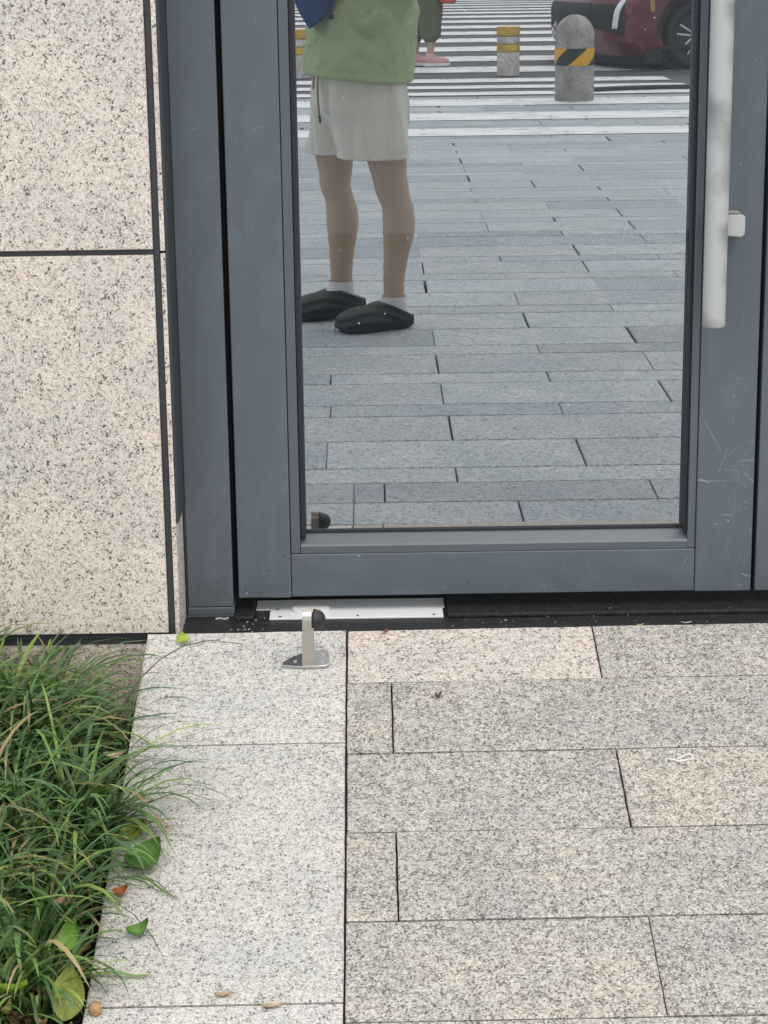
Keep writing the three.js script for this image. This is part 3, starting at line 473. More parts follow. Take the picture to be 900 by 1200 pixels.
// an elliptical sleeve: stations [y, cx, cz, rx, rz], flat at both ends
const sleeve = (st) => (x, y, z) => { let i = 1; while (i < st.length - 1 && y > st[i][0]) i++; const a = st[i - 1], b = st[i], t = clamp((y - a[0]) / (b[0] - a[0])), c = (k) => mixn(a[k], b[k], t * t * (3 - 2 * t)), rx = c(3), rz = c(4), d = (Math.hypot((x - c(1)) / rx, (z - c(2)) / rz) - 1) * Math.min(rx, rz); return Math.max(d, st[0][0] - y, y - st[st.length - 1][0]); };
function surface(f, lo, hi, cell) { // surface nets
  const n = [0, 1, 2].map((k) => Math.ceil((hi[k] - lo[k]) / cell) + 1), [nx, ny, nz] = n, F = new Float32Array(nx * ny * nz), at = (i, j, k) => (k * ny + j) * nx + i;
  for (let k = 0; k < nz; k++) for (let j = 0; j < ny; j++) for (let i = 0; i < nx; i++) F[at(i, j, k)] = f(lo[0] + i * cell, lo[1] + j * cell, lo[2] + k * cell);
  const id = new Int32Array(nx * ny * nz).fill(-1), P = [], I = [];
  for (let k = 0; k < nz - 1; k++) for (let j = 0; j < ny - 1; j++) for (let i = 0; i < nx - 1; i++) {
    let c = 0, sx = 0, sy = 0, sz = 0; const v = (q) => F[at(i + (q & 1), j + ((q >> 1) & 1), k + (q >> 2))];
    for (const [a, b] of EDGES) { const va = v(a), vb = v(b); if (va < 0 === vb < 0) continue; const t = va / (va - vb); c++; sx += mixn(a & 1, b & 1, t); sy += mixn((a >> 1) & 1, (b >> 1) & 1, t); sz += mixn(a >> 2, b >> 2, t); }
    if (c) { id[at(i, j, k)] = P.length / 3; P.push(lo[0] + (i + sx / c) * cell, lo[1] + (j + sy / c) * cell, lo[2] + (k + sz / c) * cell); }
  }
  for (let k = 1; k < nz - 1; k++) for (let j = 1; j < ny - 1; j++) for (let i = 1; i < nx - 1; i++) {
    const a = F[at(i, j, k)] < 0; const quad = (p, q, r, s, out) => { if (p < 0 || q < 0 || r < 0 || s < 0) return; out ? I.push(p, q, r, p, r, s) : I.push(p, r, q, p, s, r); };
    if (a !== F[at(i + 1, j, k)] < 0) quad(id[at(i, j - 1, k - 1)], id[at(i, j, k - 1)], id[at(i, j, k)], id[at(i, j - 1, k)], a);
    if (a !== F[at(i, j + 1, k)] < 0) quad(id[at(i - 1, j, k - 1)], id[at(i - 1, j, k)], id[at(i, j, k)], id[at(i, j, k - 1)], a);
    if (a !== F[at(i, j, k + 1)] < 0) quad(id[at(i - 1, j - 1, k)], id[at(i, j - 1, k)], id[at(i, j, k)], id[at(i - 1, j, k)], a);
  }
  const g = new THREE.BufferGeometry(); g.setAttribute('position', new THREE.Float32BufferAttribute(P, 3)); g.setIndex(I); g.computeVertexNormals(); return metric(g);
}
const EDGES = [[0, 1], [2, 3], [4, 5], [6, 7], [0, 2], [1, 3], [4, 6], [5, 7], [0, 4], [1, 5], [2, 6], [3, 7]];
// a hand: palm from wrist w along d, fingers curled towards c; s = thumb side
function hand(w, d, c, s, k = 1) {
  const D = V(...d).normalize(), Cc = V(...c).normalize(), S = V(...s).normalize(), at = (a, b, e) => [w[0] + (D.x * a + S.x * b + Cc.x * e) * k, w[1] + (D.y * a + S.y * b + Cc.y * e) * k, w[2] + (D.z * a + S.z * b + Cc.z * e) * k];
  const f = []; for (const b of [-0.026, -0.009, 0.009, 0.026]) f.push(cone(at(0.01, b * 0.8, 0), at(0.085, b, 0), 0.013 * k, 0.0125 * k));
  [[-0.03, 0.062], [-0.0105, 0.078], [0.0105, 0.08], [0.03, 0.07]].forEach(([b, L]) => { f.push(cone(at(0.088, b, 0), at(0.088 + L * 0.45, b * 1.05, L * 0.14), 0.0095 * k, 0.0085 * k), cone(at(0.088 + L * 0.45, b * 1.05, L * 0.14), at(0.088 + L * 0.62, b * 1.05, L * 0.62), 0.0085 * k, 0.007 * k)); });
  f.push(cone(at(0.025, 0.025, 0), at(0.055, 0.055, 0.012), 0.013 * k, 0.0105 * k), cone(at(0.055, 0.055, 0.012), at(0.085, 0.06, 0.035), 0.0102 * k, 0.0078 * k));
  return union(0.008, ...f);
}
function head(c, look, r = 1) { // c = centre of the skull, look = facing direction on the ground plane
  const L = V(look[0], 0, look[1]).normalize(), S = V(-L.z, 0, L.x), at = (f, u, s) => [c[0] + (L.x * f + S.x * s) * r, c[1] + u * r, c[2] + (L.z * f + S.z * s) * r];
  const e = (f, u, s, q) => ball(at(f, u, s), [q * r, q * r, q * r]);
  const add = union(0.03, e(-0.012, 0.03, 0, 0.083), e(0.012, 0.025, 0, 0.08), cone(at(0.03, -0.02, 0), at(0.05, -0.085, 0), 0.066 * r, 0.036 * r), cone(at(0.0, -0.03, 0.045), at(0.0, -0.03, -0.045), 0.03 * r, 0.03 * r));
  const det = union(0.012, cone(at(0.088, 0.008, 0), at(0.108, -0.026, 0), 0.008 * r, 0.012 * r), cone(at(0.078, 0.027, 0.034), at(0.078, 0.027, -0.034), 0.012 * r, 0.012 * r), cone(at(0.08, -0.053, 0.018), at(0.08, -0.053, -0.018), 0.009 * r, 0.009 * r));
  const ears = union(0.004, cone(at(-0.006, 0.015, 0.078), at(-0.002, -0.02, 0.074), 0.016 * r, 0.01 * r), cone(at(-0.006, 0.015, -0.078), at(-0.002, -0.02, -0.074), 0.016 * r, 0.01 * r));
  const eyes = [e(0.086, 0.006, 0.031, 0.011), e(0.086, 0.006, -0.031, 0.011)], lip = cone(at(0.092, -0.0535, 0.02), at(0.092, -0.0535, -0.02), 0.0022 * r, 0.0022 * r);
  return { skin: (x, y, z) => Math.max(smin(smin(add(x, y, z), det(x, y, z), 0.02), ears(x, y, z), 0.01), -lip(x, y, z)), at, eyes: [at(0.08, 0.006, 0.031), at(0.08, 0.006, -0.031)], hair: (len) => (x, y, z) => { const d = union(0.03, e(-0.02, 0.04, 0, 0.093), e(0.0, 0.045, 0, 0.09), cone(at(-0.035, 0.0, 0), at(-0.04, -len, 0), 0.085 * r, 0.06 * r))(x, y, z); const face = e(0.098, -0.03, 0, 0.102)(x, y, z); return Math.max(d, -face) + 0.003 * N(x * 60, y * 60, z * 60); } };
}
const skin = std({ ...texCloth, color: rgb(0.53, 0.385, 0.285), bumpScale: 0.0002, roughness: 0.5 }), hairMat = std({ color: rgb(0.015, 0.012, 0.01), roughness: 0.5 }), eyeMat = std({ color: rgb(0.03, 0.02, 0.015), roughness: 0.15 });
const cloth = (r, g, b, bump = 0.0006) => std({ ...texCloth, color: rgb(r, g, b), bumpScale: bump, roughness: 0.92, side: THREE.DoubleSide });

// a moulded foam shoe, toe along +u; origin under the heel
function foamShoe(toe, heel, lift, foot) {
  const dx = toe[0] - heel[0], dz = toe[2] - heel[2], L = Math.hypot(dx, dz), ux = dx / L, uz = dz / L, py = Math.atan2(lift, L), cs = Math.cos(py), sn = Math.sin(py);
  const body = union(0.05, ball([0.215, 0.034, 0.004], [0.07, 0.036, 0.05]), ball([0.155, 0.042, 0.0], [0.08, 0.046, 0.05]), ball([0.085, 0.055, 0], [0.07, 0.05, 0.04]), ball([0.015, 0.046, 0], [0.052, 0.05, 0.041]), ball([0.2, 0.04, 0.0], [0.075, 0.044, 0.05]), cone([0.04, 0.06, 0], [0.038, 0.1, 0], 0.044, 0.05), cone([0.1, 0.07, 0], [0.07, 0.1, 0], 0.034, 0.038));
  const sole = (u, v, w) => { const half = 0.036 + 0.018 * clamp((u - 0.05) / 0.13) - 0.06 * Math.max(0, u - 0.24), e = Math.max(-0.022 - u, u - 0.284); return Math.max(Math.abs(w) - half + 0.0 * v, e, Math.abs(v - 0.013) - 0.013 - 0.1 * Math.max(0, -u) * 0) - 0.004; };
  return (x, y, z) => {
    const u0 = (x - heel[0]) * ux + (z - heel[2]) * uz, w = -(x - heel[0]) * uz + (z - heel[2]) * ux, v0 = y - heel[1];
    let u = (u0 * cs - v0 * sn) / 0.83, v = (v0 * cs + u0 * sn) / 0.83; const wk = w;
    const rock = 0.5 * Math.pow(Math.max(0, 0.02 - u), 2) * 18 + 1.6 * Math.pow(Math.max(0, u - 0.2), 2); // heel and toe curve up
    let d = smin(body(u, v, wk), sole(u, v - rock, wk), 0.014);
    const side = clamp((v - 0.02) * 60) * clamp((0.11 - v) * 40) * clamp((u - 0.01) * 25), flow = (v - 0.03 - 0.28 * (u - 0.05) + 0.9 * (u - 0.13) * (u - 0.13)) * 210;
    d += 0.0022 * Math.exp(-Math.pow((v - rock - 0.021) / 0.0035, 2)) + side * (0.0032 * Math.sin(flow * 0.8 + 9 * (u - 0.1) * (u - 0.1) * 20) - 0.003 * clamp(1 - Math.abs(u - 0.15) * 14) * clamp(1 - Math.abs(v - 0.05) * 40));
    const rim = 0.066 + 0.48 * clamp(u, -0.03, 0.09); return 0.83 * Math.max(d, v - rim, rock - v - 0.003);
  };
}

// ---------------------------------------------------------------- the photographer, seen in the glass
{
  const o = thing('person', 'person in sage green T-shirt, pale shorts and dark foam clogs mirrored in the glass', 'person', [0, GL + 0.001, 3.9]);
  // joints (x, height, z), the door is towards -z, the body faces -x
  const J = { hipR: [0.035, 0.86, -0.09], hipL: [-0.055, 0.86, 0.09], kneeR: [0.068, 0.475, -0.085], kneeL: [-0.122, 0.455, 0.115], ankR: [0.092, 0.085, -0.06], ankL: [-0.088, 0.1, 0.13], pel: [-0.01, 0.93, 0], chest: [-0.02, 1.25, 0], neck: [-0.015, 1.45, 0], shR: [0.0, 1.39, -0.165], shL: [-0.02, 1.39, 0.165], elR: [0.165, 1.165, -0.13], elL: [-0.2, 1.13, 0.02], wrR: [0.075, 1.285, -0.25], wrL: [-0.09, 1.285, -0.24] };
  const toeR = [-0.095, 0, -0.165], heelR = [0.122, 0, -0.065], toeL = [-0.315, 0, 0.06], heelL = [-0.04, 0.02, 0.155];
  const hd = head([-0.03, 1.6, -0.02], [-0.35, -1], 1);
  const handR = hand(J.wrR, [-0.35, 0.55, -0.45], [-1, 0.1, -0.15], [-0.2, 0.5, -0.6]), handL = hand(J.wrL, [0.3, 0.55, -0.4], [1, 0.1, -0.1], [0.1, 0.6, -0.5]);
  const limb = (pts, k) => { const c = new THREE.CatmullRomCurve3(pts.map((p) => V(p[0], p[1], p[2]))), rr = (t) => { const q = Math.min(t, 0.9999) * (pts.length - 1), k = Math.floor(q); return mixn(pts[k][3], pts[k + 1][3], q - k); }, f = [], n = (pts.length - 1) * 2; for (let i = 0; i < n; i++) { const a = c.getPoint(i / n), b = c.getPoint((i + 1) / n); f.push(cone([a.x, a.y, a.z], [b.x, b.y, b.z], rr(i / n), rr((i + 1) / n))); } return union(k, ...f); };
  const legs = union(0.03, limb([[0.02, 0.86, -0.07, 0.065], [0.05, 0.72, -0.083, 0.074], [0.068, 0.6, -0.088, 0.069], [0.078, 0.53, -0.088, 0.058], [0.091, 0.475, -0.087, 0.051], [0.101, 0.43, -0.083, 0.049], [0.109, 0.375, -0.079, 0.054], [0.108, 0.33, -0.076, 0.053], [0.098, 0.25, -0.07, 0.042], [0.09, 0.17, -0.065, 0.036], [0.089, 0.1, -0.062, 0.034], [0.085, 0.06, -0.065, 0.032]], 0.008), ball([0.066, 0.48, -0.094], [0.028, 0.034, 0.03]), cone([0.085, 0.07, -0.065], [0.0, 0.03, -0.11], 0.03, 0.022));
  const legsL = union(0.03, limb([[-0.05, 0.86, 0.07, 0.065], [-0.093, 0.72, 0.09, 0.075], [-0.112, 0.6, 0.1, 0.068], [-0.108, 0.53, 0.108, 0.058], [-0.106, 0.47, 0.112, 0.047], [-0.096, 0.425, 0.115, 0.048], [-0.088, 0.375, 0.119, 0.055], [-0.087, 0.33, 0.122, 0.055], [-0.092, 0.23, 0.127, 0.043], [-0.094, 0.15, 0.13, 0.037], [-0.093, 0.11, 0.13, 0.035], [-0.095, 0.075, 0.13, 0.032]], 0.008), ball([-0.128, 0.475, 0.108], [0.028, 0.034, 0.03]), cone([-0.095, 0.08, 0.13], [-0.19, 0.035, 0.1], 0.03, 0.022));
  const trunk = union(0.08, ball(J.pel, [0.1, 0.12, 0.135]), ball(J.chest, [0.115, 0.2, 0.165]), cone(J.pel, J.chest, 0.095, 0.11), cone(J.shR, J.shL, 0.055, 0.055), cone(J.neck, [-0.025, 1.56, -0.005], 0.056, 0.052));
  const arms = union(0.03, cone(J.shR, J.elR, 0.052, 0.041), cone(J.elR, J.wrR, 0.041, 0.027), cone(J.shL, J.elL, 0.052, 0.041), cone(J.elL, J.wrL, 0.041, 0.027));
  const whole = (x, y, z) => { if (y < 0.75) return smin(legs(x, y, z), legsL(x, y, z), 0.01); let d = smin(smin(legs(x, y, z), legsL(x, y, z), 0.03), trunk(x, y, z), 0.06); if (y > 1.0) d = smin(d, arms(x, y, z), 0.03); if (y > 1.4) d = smin(d, hd.skin(x, y, z), 0.03); if (y > 1.2 && y < 1.5 && z < -0.15) d = smin(d, Math.min(handR(x, y, z), handL(x, y, z)), 0.012); return d; };
  const fine = surface(whole, [-0.32, 0.02, -0.4], [0.3, 1.78, 0.28], 0.0085);
  mesh('body', fine, skin, o);
  mesh('hair', surface((x, y, z) => hd.hair(0.05)(x, y, z), [-0.2, 1.48, -0.2], [0.14, 1.76, 0.16], 0.008), hairMat, o);
  for (const e of hd.eyes) mesh('eye', new THREE.SphereGeometry(0.0122, 14, 10).translate(...e), eyeMat, o);
  // T-shirt, wide and boxy
  const fold = (x, y, z) => 0.01 * (0.22 - Math.abs(N(x * 20 + 15 * y, y * 6, z * 20))) + 0.011 * N(x * 6 + 2.5 * y, y * 3, z * 6) + 0.02 * (0.3 - Math.abs(N(x * 9 + 7 * y, y * 5 + 1, z * 9 - 3 * y))) + 0.016 * (0.25 - Math.abs(N(x * 17 - 12 * y, y * 10, z * 15 + 5)));
  const tee = sleeve([[0.845, -0.02, 0.0, 0.187, 0.22], [0.875, -0.02, 0.0, 0.189, 0.222], [1.1, 0.0, 0, 0.183, 0.215], [1.28, -0.01, 0, 0.155, 0.205], [1.4, -0.018, 0, 0.11, 0.18], [1.475, -0.018, 0, 0.075, 0.09]]);
  const slv = union(0.04, cone(J.shR, [0.12, 1.2, -0.15], 0.075, 0.09), cone(J.shL, [-0.14, 1.215, 0.08], 0.075, 0.09));
  const shirtF = (x, y, z) => { const tilt = 0.1 * x; const d0 = tee(x, y + tilt, z); const rib = y + tilt < 0.878 && y + tilt > 0.87 ? 0.0035 : 0; return smin(d0, Math.max(slv(x, y, z), 1.13 - y), 0.05) + fold(x, y, z) * (0.35 + 0.65 * clamp((y - 0.86) * 8)) + rib; };
  const shirt = mesh('t_shirt', surface(shirtF, [-0.28, 0.8, -0.32], [0.28, 1.5, 0.3], 0.0075), cloth(0.47, 0.58, 0.34), o);
  // loose shorts with a slit between the legs and a side seam
  const legR = sleeve([[0.55, 0.026, -0.088, 0.118, 0.108], [0.6, 0.025, -0.088, 0.12, 0.11], [0.76, 0.015, -0.07, 0.132, 0.115], [0.93, -0.01, -0.02, 0.13, 0.15]]), legL = sleeve([[0.55, -0.095, 0.1, 0.116, 0.105], [0.608, -0.094, 0.1, 0.117, 0.106], [0.76, -0.07, 0.085, 0.12, 0.112], [0.93, -0.02, 0.02, 0.13, 0.15]]), waist = sleeve([[0.66, -0.02, 0, 0.07, 0.1], [0.76, -0.02, 0, 0.142, 0.17], [0.86, -0.02, 0, 0.15, 0.18], [0.97, -0.01, 0, 0.14, 0.17]]);
  const shortsF = (x, y, z) => { const d = smin(smin(legR(x, y, z), legL(x, y, z), 0.03), waist(x, y, z), 0.05), seam = Math.abs(x - 0.075 + 0.06 * (0.75 - y)) < 0.0035 && z < -0.08 ? 0.0025 : 0, hem = Math.abs(y - 0.607) < 0.0035 ? 0.0018 : 0; return Math.max(d + 0.008 * N(x * 8 + 3, y * 4, z * 8) + 0.026 * (0.25 - Math.abs(N(x * 15 + 2 * y, y * 2.2, z * 15))) + seam + hem, 0.586 - y); };
  mesh('shorts', surface(shortsF, [-0.26, 0.57, -0.24], [0.2, 0.99, 0.24], 0.006), cloth(0.85, 0.83, 0.75), o);
  mesh('drawstring', mergeGeometries([tube([[-0.158, 0.87, -0.115], [-0.16, 0.8, -0.125], [-0.156, 0.735, -0.13]], 0.0035, 16, 6), tube([[-0.172, 0.87, -0.1], [-0.175, 0.82, -0.105]], 0.0035, 8, 6)]), cloth(0.4, 0.33, 0.28), o);
  mesh('drawstring_tip', tube([[-0.156, 0.735, -0.13], [-0.153, 0.71, -0.132]], 0.0045, 6, 8), std({ color: rgb(0.06, 0.05, 0.05), roughness: 0.5 }), o);
  const sockM = cloth(0.78, 0.77, 0.8), shoeM = std({ color: rgb(0.03, 0.036, 0.037), roughness: 0.72 });
  for (const [a] of [[[0.09, 0.085, -0.064]], [[-0.093, 0.112, 0.13]]]) mesh('sock', surface(union(0.02, cone([a[0] - 0.002, a[1] + 0.032, a[2]], [a[0] + 0.002, a[1] - 0.03, a[2]], 0.0425, 0.042), cone([a[0] - 0.01, a[1] - 0.015, a[2] - 0.005], [a[0] - 0.035, a[1] - 0.035, a[2] - 0.018], 0.038, 0.034)), [a[0] - 0.1, 0.01, a[2] - 0.08], [a[0] + 0.07, a[1] + 0.02, a[2] + 0.08], 0.005), sockM, o);
  mesh('foam_clog', surface(foamShoe(toeR, heelR, 0), [-0.2, -0.012, -0.28], [0.2, 0.14, 0.04], 0.0042), shoeM, o);
  mesh('foam_clog', surface(foamShoe(toeL, heelL, 0.02), [-0.4, -0.012, -0.05], [0.06, 0.16, 0.26], 0.0042), shoeM, o);
  // phone held just behind the lens
  const ph = thing('phone', 'dark mobile phone held up in both hands of the person in green', 'phone', [0, 1.124, 3.547]); ph.rotation.x = -0.2688;
  mesh('phone_body', new RoundedBoxGeometry(0.076, 0.158, 0.008, 4, 0.0038), std({ color: rgb(0.03, 0.03, 0.035), roughness: 0.3 }), ph);
  mesh('camera_bump', new RoundedBoxGeometry(0.034, 0.034, 0.002, 3, 0.0009).translate(-0.017, 0.055, -0.005), std({ color: rgb(0.02, 0.02, 0.02), roughness: 0.15 }), ph);
  // blue bag on the far hip
  const bag = thing('shoulder_bag', 'blue fabric bag with pointed bottom hanging in front of the green shirt', 'bag', [-0.178, GL + 1.03, 3.76]);
  const bs = new THREE.Shape(); bs.moveTo(0, 0.008); bs.lineTo(0.03, 0.03); bs.quadraticCurveTo(0.06, 0.06, 0.085, 0.105); bs.lineTo(0.12, 0.24); bs.quadraticCurveTo(0.03, 0.27, -0.08, 0.24); bs.lineTo(-0.045, 0.1); bs.quadraticCurveTo(-0.03, 0.05, 0, 0.008);
  mesh('bag_body', metric(new THREE.ExtrudeGeometry(bs, { depth: 0.05, bevelEnabled: true, bevelSize: 0.012, bevelThickness: 0.02, bevelSegments: 5, curveSegments: 10 }).translate(0, 0, -0.03)), cloth(0.05, 0.1, 0.26), bag);
  mesh('strap', tube([[0.1, 0.235, 0], [0.17, 0.38, 0.0], [0.18, 0.44, 0.16]], 0.009, 20, 8), cloth(0.04, 0.08, 0.2), bag);
  mesh('cord', tube([[0.068, 0.2, -0.06], [0.069, 0.1, -0.065], [0.068, 0.045, -0.062]], 0.0028, 16, 6), M.rubber, bag);
  mesh('bead', new THREE.SphereGeometry(0.011, 16, 12).scale(1, 0.9, 1).translate(0.068, 0.032, -0.062), M.rubber, bag);
}

// ---------------------------------------------------------------- pedestrian on the crossing
{
  const z0 = 18.6, y0 = roadY(z0) + 0.007, x0 = 0.62, o = thing('person', 'pedestrian in wide olive trousers and pink sneakers crossing behind the green shirt', 'person', [x0, y0, z0]);
  const hd = head([0.05, 1.52, 0], [1, 0.1], 0.97), hr = hand([0.19, 0.8, -0.17], [0.1, -1, 0], [0.3, 0, 0.6], [1, 0, 0], 0.95), hl = hand([0.02, 0.76, 0.23], [0.1, -1, 0], [0, 0, -1], [1, 0, 0], 0.95);
  const f = union(0.04, cone([0.02, 0.86, -0.08], [0.05, 0.45, -0.08], 0.085, 0.055), cone([0.05, 0.45, -0.08], [0.045, 0.09, -0.075], 0.052, 0.034), cone([-0.01, 0.86, 0.08], [-0.06, 0.45, 0.08], 0.085, 0.055), cone([-0.06, 0.45, 0.08], [-0.115, 0.09, 0.08], 0.052, 0.034), ball([0, 0.92, 0], [0.11, 0.13, 0.15]), ball([0.01, 1.2, 0], [0.1, 0.2, 0.15]), cone([0.01, 1.35, -0.14], [0.01, 1.35, 0.14], 0.05, 0.05), cone([0.01, 1.38, 0], [0.03, 1.5, 0], 0.05, 0.046));
  const ar = union(0.02, cone([0.01, 1.34, -0.17], [0.05, 1.08, -0.19], 0.045, 0.036), cone([0.05, 1.08, -0.19], [0.19, 0.81, -0.17], 0.036, 0.025), cone([0.01, 1.34, 0.17], [-0.02, 1.05, 0.22], 0.045, 0.036), cone([-0.02, 1.05, 0.22], [0.02, 0.77, 0.23], 0.036, 0.025));
  mesh('body', surface((x, y, z) => { let d = smin(f(x, y, z), ar(x, y, z), 0.02); if (y > 1.35) d = smin(d, hd.skin(x, y, z), 0.03); if (y < 1.0 && y > 0.55) d = smin(d, Math.min(hr(x, y, z), hl(x, y, z)), 0.01); return d; }, [-0.26, 0.02, -0.3], [0.32, 1.66, 0.32], 0.0125), skin, o);
  mesh('hair', surface(hd.hair(0.16), [-0.14, 1.25, -0.16], [0.2, 1.68, 0.16], 0.012), hairMat, o);
  for (const e of hd.eyes) mesh('eye', new THREE.SphereGeometry(0.012, 10, 8).translate(...e), eyeMat, o);
  const tr = union(0.05, sleeve([[0.24, 0.045, -0.078, 0.055, 0.062], [0.3, 0.047, -0.08, 0.1, 0.095], [0.55, 0.045, -0.085, 0.125, 0.115], [0.95, 0.005, -0.03, 0.15, 0.16]]), sleeve([[0.24, -0.1, 0.08, 0.052, 0.06], [0.3, -0.09, 0.08, 0.095, 0.095], [0.55, -0.05, 0.085, 0.12, 0.115], [0.95, -0.005, 0.03, 0.15, 0.16]]));
  mesh('trousers', surface((x, y, z) => tr(x, y, z) + 0.009 * N(x * 9, y * 5, z * 9) + 0.005 * N(x * 24, y * 7, z * 24), [-0.25, 0.2, -0.25], [0.22, 1.0, 0.25], 0.0125), cloth(0.15, 0.155, 0.1), o);
  mesh('shirt', surface((x, y, z) => union(0.04, sleeve([[0.9, 0, 0, 0.17, 0.2], [1.2, 0.005, 0, 0.15, 0.19], [1.4, 0.01, 0, 0.08, 0.15]]), cone([0.01, 1.34, -0.17], [0.04, 1.15, -0.19], 0.062, 0.06), cone([0.01, 1.34, 0.17], [-0.01, 1.13, 0.21], 0.062, 0.06))(x, y, z) + 0.006 * N(x * 9, y * 6, z * 9), [-0.25, 0.86, -0.3], [0.25, 1.44, 0.3], 0.0135), cloth(0.3, 0.3, 0.28), o);
  const pink = cloth(0.75, 0.46, 0.43), solem = std({ color: rgb(0.75, 0.74, 0.72), roughness: 0.7 });
  for (const [x, z, rise, a] of [[0.03, -0.085, 0, -0.15], [-0.13, 0.075, 0.0, 0.35]]) {
    const s = mesh('sneaker', surface(union(0.03, ball([0.13, 0.055, 0], [0.075, 0.035, 0.042]), ball([0.04, 0.06, 0], [0.06, 0.05, 0.037]), cone([0.0, 0.07, 0], [0.005, 0.11, 0], 0.042, 0.045)), [-0.08, 0.015, -0.07], [0.24, 0.14, 0.07], 0.008), pink, o); s.position.set(x, rise, z); s.rotation.y = a;
    const sh = new THREE.Shape(); sh.absellipse(0.0, 0, 0.055, 0.04, Math.PI / 2, Math.PI * 1.5); sh.bezierCurveTo(0.06, -0.038, 0.1, -0.052, 0.15, -0.05); sh.absellipse(0.155, 0, 0.06, 0.05, -Math.PI / 2, Math.PI / 2); sh.bezierCurveTo(0.1, 0.052, 0.06, 0.038, 0, 0.04);
    mesh('sole', new THREE.ExtrudeGeometry(sh, { depth: 0.024, bevelEnabled: true, bevelSize: 0.004, bevelThickness: 0.004, bevelSegments: 2 }).rotateX(-Math.PI / 2).translate(0, 0.004, 0), solem, s);
  }
  const bag = thing('carrier_bag', 'orange-red carrier bag held low by the pedestrian in olive trousers', 'bag', [x0 + 0.22, y0 + 0.645, z0 - 0.17]);
  const bb = new RoundedBoxGeometry(0.17, 0.1, 0.08, 4, 0.028), bp = bb.attributes.position; for (let i = 0; i < bp.count; i++) bp.setXYZ(i, bp.getX(i) + 0.008 * N(bp.getX(i) * 30, bp.getY(i) * 30, 1), bp.getY(i) + 0.006 * N(bp.getX(i) * 30, 4, bp.getZ(i) * 30), bp.getZ(i)); bb.computeVertexNormals();
  mesh('bag_body', metric(bb.translate(0, 0.03, 0)), cloth(0.6, 0.12, 0.05), bag);
  mesh('bag_handle', tube([[-0.04, 0.055, 0], [-0.025, 0.085, 0], [0.0, 0.1, 0], [0.02, 0.085, 0], [0.04, 0.055, 0]], 0.006, 16, 6), cloth(0.55, 0.1, 0.05), bag);
}

// ---------------------------------------------------------------- bollards
const concrete = std({ ...texConcrete, bumpScale: 0.004, roughness: 0.95 });
function bandTexture() { // slanted yellow and black reflective stripes, as wide as the band is round
  const cv = document.createElement('canvas'); cv.width = 1024; cv.height = 128; const g = cv.getContext('2d'), r = rng(31); g.fillStyle = 'rgb(214,158,40)'; g.fillRect(0, 0, 1024, 128);
  g.fillStyle = 'rgb(38,42,40)'; for (let k = -1; k < 4; k++) { const x = k * 341 + 60; g.beginPath(); g.moveTo(x + 165, 128); g.lineTo(x + 335, 128); g.lineTo(x + 170, 0); g.lineTo(x, 0); g.fill(); }
  for (let i = 0; i < 500; i++) { g.fillStyle = r() < 0.6 ? 'rgba(120,110,85,0.25)' : 'rgba(230,220,190,0.2)'; g.fillRect(r() * 1024, r() * 128, 1 + 6 * r(), 1 + 3 * r()); }
  const t = new THREE.CanvasTexture(cv); t.colorSpace = THREE.SRGBColorSpace; t.wrapS = THREE.RepeatWrapping; t.magFilter = THREE.LinearFilter; return t;
}
{
  const o = thing('bollard', 'grey concrete bollard with domed top and striped yellow and black band', 'bollard', [1.632, GL, 13.43]);
  const R = 0.15, prof = [[0, 0], [R + 0.002, 0], [R + 0.002, 0.43], [R - 0.004, 0.437], [R - 0.004, 0.45], [R + 0.001, 0.457], [R, 0.5]]; for (let k = 1; k <= 12; k++) { const a = k / 12 * Math.PI / 2; prof.push([R * Math.cos(a), 0.5 + 0.158 * Math.sin(a)]); }
  const g = new THREE.LatheGeometry(prof.map(([a, b]) => new THREE.Vector2(Math.max(a, 1e-4), b)), 48), uv = g.attributes.uv, p = g.attributes.position; for (let i = 0; i < uv.count; i++) uv.setXY(i, uv.getX(i) * 0.94, p.getY(i) + Math.hypot(p.getX(i), p.getZ(i)));
  mesh('post', g, concrete, o);
  mesh('striped_band', new THREE.CylinderGeometry(R + 0.0045, R + 0.0045, 0.13, 48, 1, true).translate(0, 0.34, 0), std({ map: bandTexture(), roughness: 0.5, side: THREE.DoubleSide }), o).rotation.y = 2.2;
}
{
  const painted = std({ ...texConcrete, color: rgb(1.9, 1.85, 1.9), bumpScale: 0.002, roughness: 0.85 }), yel = std({ ...texConcrete, color: rgb(1.75, 1.15, 0.3), bumpScale: 0.002, roughness: 0.7 }), gry = std({ ...texConcrete, color: rgb(1.45, 1.45, 1.5), bumpScale: 0.002, roughness: 0.7 });
  const make = (label, x) => {
    const z = 17.6, o = thing('bollard', label, 'bollard', [x, roadY(z), z], 0, undefined), R = 0.11;
    const cyl = (y0, y1, r, m, name) => mesh(name, metric(new THREE.LatheGeometry([[1e-4, y0], [r - 0.004, y0], [r, y0 + 0.004], [r, y1 - 0.006], [r - 0.006, y1], [1e-4, y1]].map(([a, b]) => new THREE.Vector2(a, b)), 36)), m, o);
    cyl(0, 0.225, R, painted, 'post'); cyl(0.226, 0.3, R + 0.003, yel, 'yellow_band'); cyl(0.301, 0.376, R + 0.001, gry, 'post'); cyl(0.377, 0.462, R + 0.003, yel, 'yellow_band');
    for (const y of [0.3, 0.376]) mesh('groove', new THREE.CylinderGeometry(R - 0.001, R - 0.001, 0.008, 30).translate(0, y, 0), M.mortar, o);
  };
  make('short pale bollard with two yellow bands right of the pedestrian on the crossing', 1.39);
  make('short yellow banded bollard half hidden behind the person in green', -0.645);
}

